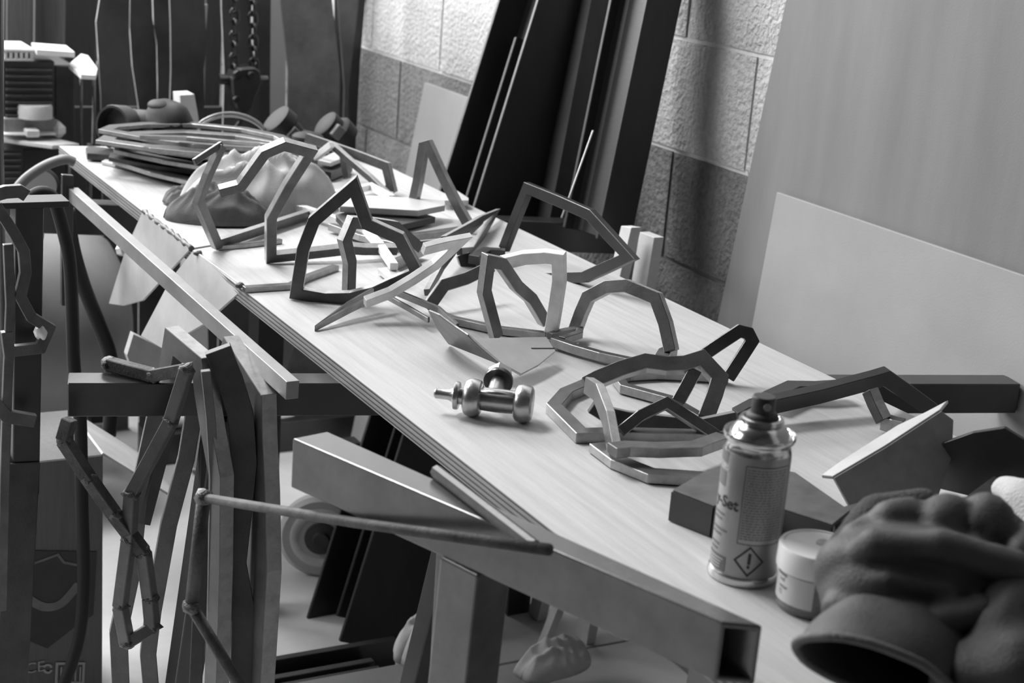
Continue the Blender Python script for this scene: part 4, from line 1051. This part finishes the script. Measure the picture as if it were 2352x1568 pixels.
# left edge post very near the frame edge (upper left)
pp = tube('upright_pipe', [PYY(2.4)(-1, -60), PYY(2.4)(-3, 300), V((PYY(2.4)(-3, 300).x, 2.4, 0.0))], .007, M_TUBEG, seg=10); tag(pp, 'thin grey upright pipe cut by the left edge of the picture', 'pipe')

# cardboard box
bx_ = root('cardboard_box', 'tall printed cardboard box with an open flap under the trestle', 'box')
Yb = 2.32; pbx = PYY(Yb)
x1 = pbx(236, 1300).x; x0 = x1-.34; zt = pbx(220, 1046).z
bb_ = boxo('box_body', (x0, Yb, 0.0), (x1, Yb+.22, zt), M_CARD, bx_, .002)
zl1, zl2 = pbx(220, 1265).z, pbx(220, 1300).z
M_PRINT = mat('box_print', 58, .7, 0, .25, 14)
plate('print_panel', [pbx(*q)+V((0, -.001, 0)) for q in ((-20, 1262), (222, 1266), (214, 1410), (170, 1440), (108, 1488), (46, 1462), (-20, 1440))], (0, 1, 0), .001, M_PRINT, bb_, bevel=0)
M_PRL = mat('box_print_pale', 112, .7, 0, .25, 30)
bar('print_swoosh', spline([pbx(*q)+V((0, -.002, 0)) for q in ((62, 1372), (100, 1392), (140, 1384), (180, 1340))], 5), V((0, 1, 0)), .014, .0008, M_PRL, bb_, bevel=0)
bar('print_line', [pbx(*q)+V((0, -.002, 0)) for q in ((68, 1295), (100, 1284), (132, 1272), (146, 1290), (176, 1296))], V((0, 1, 0)), .004, .0008, M_PRL, bb_, bevel=0)
def boxtext(s, px, py, size):
    cu = bpy.data.curves.new('t', 'FONT'); cu.body = s; cu.size = size
    to = bpy.data.objects.new('t_tmp', cu); C.objects.link(to); bpy.context.view_layer.update()
    me = bpy.data.meshes.new_from_object(to.evaluated_get(bpy.context.evaluated_depsgraph_get())); bpy.data.objects.remove(to); bpy.data.curves.remove(cu)
    p0 = pbx(px, py)
    for v in me.vertices: v.co = V((p0.x+v.co.x, Yb-.002, p0.z+v.co.y))
    me.materials.clear(); me.materials.append(mat('mark_pale', 165, .7)); o = bpy.data.objects.new('print_mark', me); C.objects.link(o); o.parent = bb_
M_MARK = mat('mark_pale', 165, .7)
boxtext('CE', 57, 1546, .026)
def arc(cx_, cy_, r_, a0_, a1_): return [pbx(cx_+r_*math.cos(a0_+(a1_-a0_)*k/10), cy_+r_*math.sin(a0_+(a1_-a0_)*k/10))+V((0, -.002, 0)) for k in range(11)]
bar('print_mark', arc(109, 1534, 9, .3, 3.0), V((0, 1, 0)), .0035, .0008, M_MARK, bb_, bevel=0)
bar('print_mark', arc(109, 1534, 9, 3.5, 6.0), V((0, 1, 0)), .0035, .0008, M_MARK, bb_, bevel=0)
bar('print_mark', [pbx(*q)+V((0, -.002, 0)) for q in ((130, 1522), (192, 1522), (190, 1566), (128, 1566))], V((0, 1, 0)), .004, .0008, M_MARK, bb_, True, 0)
for k in range(5): bar('print_mark', [pbx(140+k*11, 1530)+V((0, -.002, 0)), pbx(139+k*11, 1562)+V((0, -.002, 0))], V((0, 1, 0)), .0025, .0008, M_MARK, bb_, False, 0)
fl_pl = tri(V((x1, Yb, zt)), V((x1, Yb+.22, zt)), V((x1+.16, Yb+.10, zt-.13)))
plate('flap', [V((x1, Yb+.005, zt)), V((x1, Yb+.215, zt)), V((x1+.13, Yb+.215, zt-.10)), V((x1+.13, Yb+.005, zt-.10))], fl_pl.n, .004, M_PALE, bx_)
# pale plank and lath under the bench edge
pk = plate('pale_plank', [PYY(2.5)(*q) for q in ((303, 763), (378, 800), (358, 905), (322, 905), (288, 812))], (0, 1, 0), .02, M_PALE); tag(pk, 'pale plank piece wedged behind the hanging bars', 'plank')
lt = root('pale_lath', 'pale lath leaning in the dark under the bench', 'lath')
a, b = PYY(3.0)(668, 740), PYY(3.0)(610, 905); d = (b-a).normalized(); b = a+d*((.0-a.z)/d.z)
beam('lath', a-d*.06, b, .045, .02, M_BOARD2, lt, upd=(0, 1, 0), bevel=.001)
lt2 = beam('pale_lath', PYY(2.25)(1296, 1360), V((PYY(2.25)(1262, 1480).x-.02, 2.25, 0)), .016, .02, M_PALE, upd=(0, 1, 0), bevel=.001); tag(lt2, 'pale lath standing behind the leg of the grey stand', 'lath')
# pale pipe and dark bearer on the floor under the bench
pi_ = tube('steel_pipe', [PYY(3.41)(345, 966), PYY(3.41)(772, 970)], .0175, M_PALE, seg=20); tag(pi_, 'pale round pipe lying across, behind the hanging bars', 'pipe')
a, b = PYY(3.42)(330, 1000), PYY(3.42)(830, 1000)
be = boxo('timber_bearer', (a.x, 3.37, .0), (b.x, 3.47, PYY(3.37)(500, 985).z), M_BLACK, bevel=.002); tag(be, 'dark bearer lying on the floor along the far end', 'bearer')

# caster wheel
cw = root('caster_wheel', 'pale caster wheel with a dark hub on the floor behind the grey stand', 'caster wheel')
wcn = at(735, 1318, .0); Rw = .086; wcn = V((wcn.x, wcn.y, Rw)); wax = V((-.42, -.9, 0)).normalized()
lathe('tread', [(Rw*.62, -.018), (Rw*.9, -.018), (Rw, -.010), (Rw, .010), (Rw*.9, .018), (Rw*.62, .018)], wcn, mat('tread_grey', 168, .6), cw, wax, 48)
lathe('wheel_ring', [(Rw*.48, .0), (Rw*.50, .017), (Rw*.60, .021), (Rw*.72, .019), (Rw*.74, .0)], wcn, M_PALE, cw, wax, 48)
lathe('hub', [(Rw*.5, -.01), (Rw*.5, .012), (Rw*.40, .014), (Rw*.38, .024), (Rw*.2, .026), (Rw*.18, .034), (.001, .034)], wcn, M_TUBE, cw, wax, 40)
boxo('fork', (wcn.x+.01, wcn.y+.03, .02), (wcn.x+.09, wcn.y+.07, .26), M_BLACK, cw)

# things on the floor at the bottom
cloth('towel', 'pale folded towel hanging low behind the stand leg', at(985, 1495, .10), .07, .05, .07, .4, M_CLOTH, 6.1, 'towel', 4)
cs = root('tool_case', 'grey rounded tool case lid at the bottom edge', 'tool case')
c0 = at(850, 1610, .09)
vs = []; fs = []
prof_ = [(.22, .0), (.22, .10), (.20, .118), (.15, .124), (.0, .125)]
pts0 = [(-.17, -.12), (.17, -.12), (.21, 0), (.17, .14), (-.12, .14), (-.21, .02)]
plate('case_body', [c0+V((x, y-.05, -.045)) for x, y in pts0], (0, 0, 1), .088, M_TANK, cs, .012)
plate('case_lid', [c0+V((x*.96, y*.94-.05, .006)) for x, y in pts0], (0, 0, 1), .012, M_TANK, cs, .005)
cr = root('black_crate', 'black slotted crate at the bottom, beside the tool case', 'crate')
k0 = at(700, 1590, .03)
boxo('crate_base', k0+V((-.07, -.10, -.03)), k0+V((.14, .06, .0)), M_BLACK, cr)
for k in range(5): boxo('crate_slat', k0+V((-.07, -.09+.03*k, .0)), k0+V((.14, -.075+.03*k, .018)), M_TUBE, cr)
boxo('crate_rail', k0+V((-.08, .07, -.03)), k0+V((.2, .085, .03)), M_BLACK, cr)
cloth('fallen_glove', 'grey work glove lying on the floor behind the stand leg', at(1270, 1530, .06), .08, .045, .05, .3, M_CLOTH, 3.3, 'glove', 4)
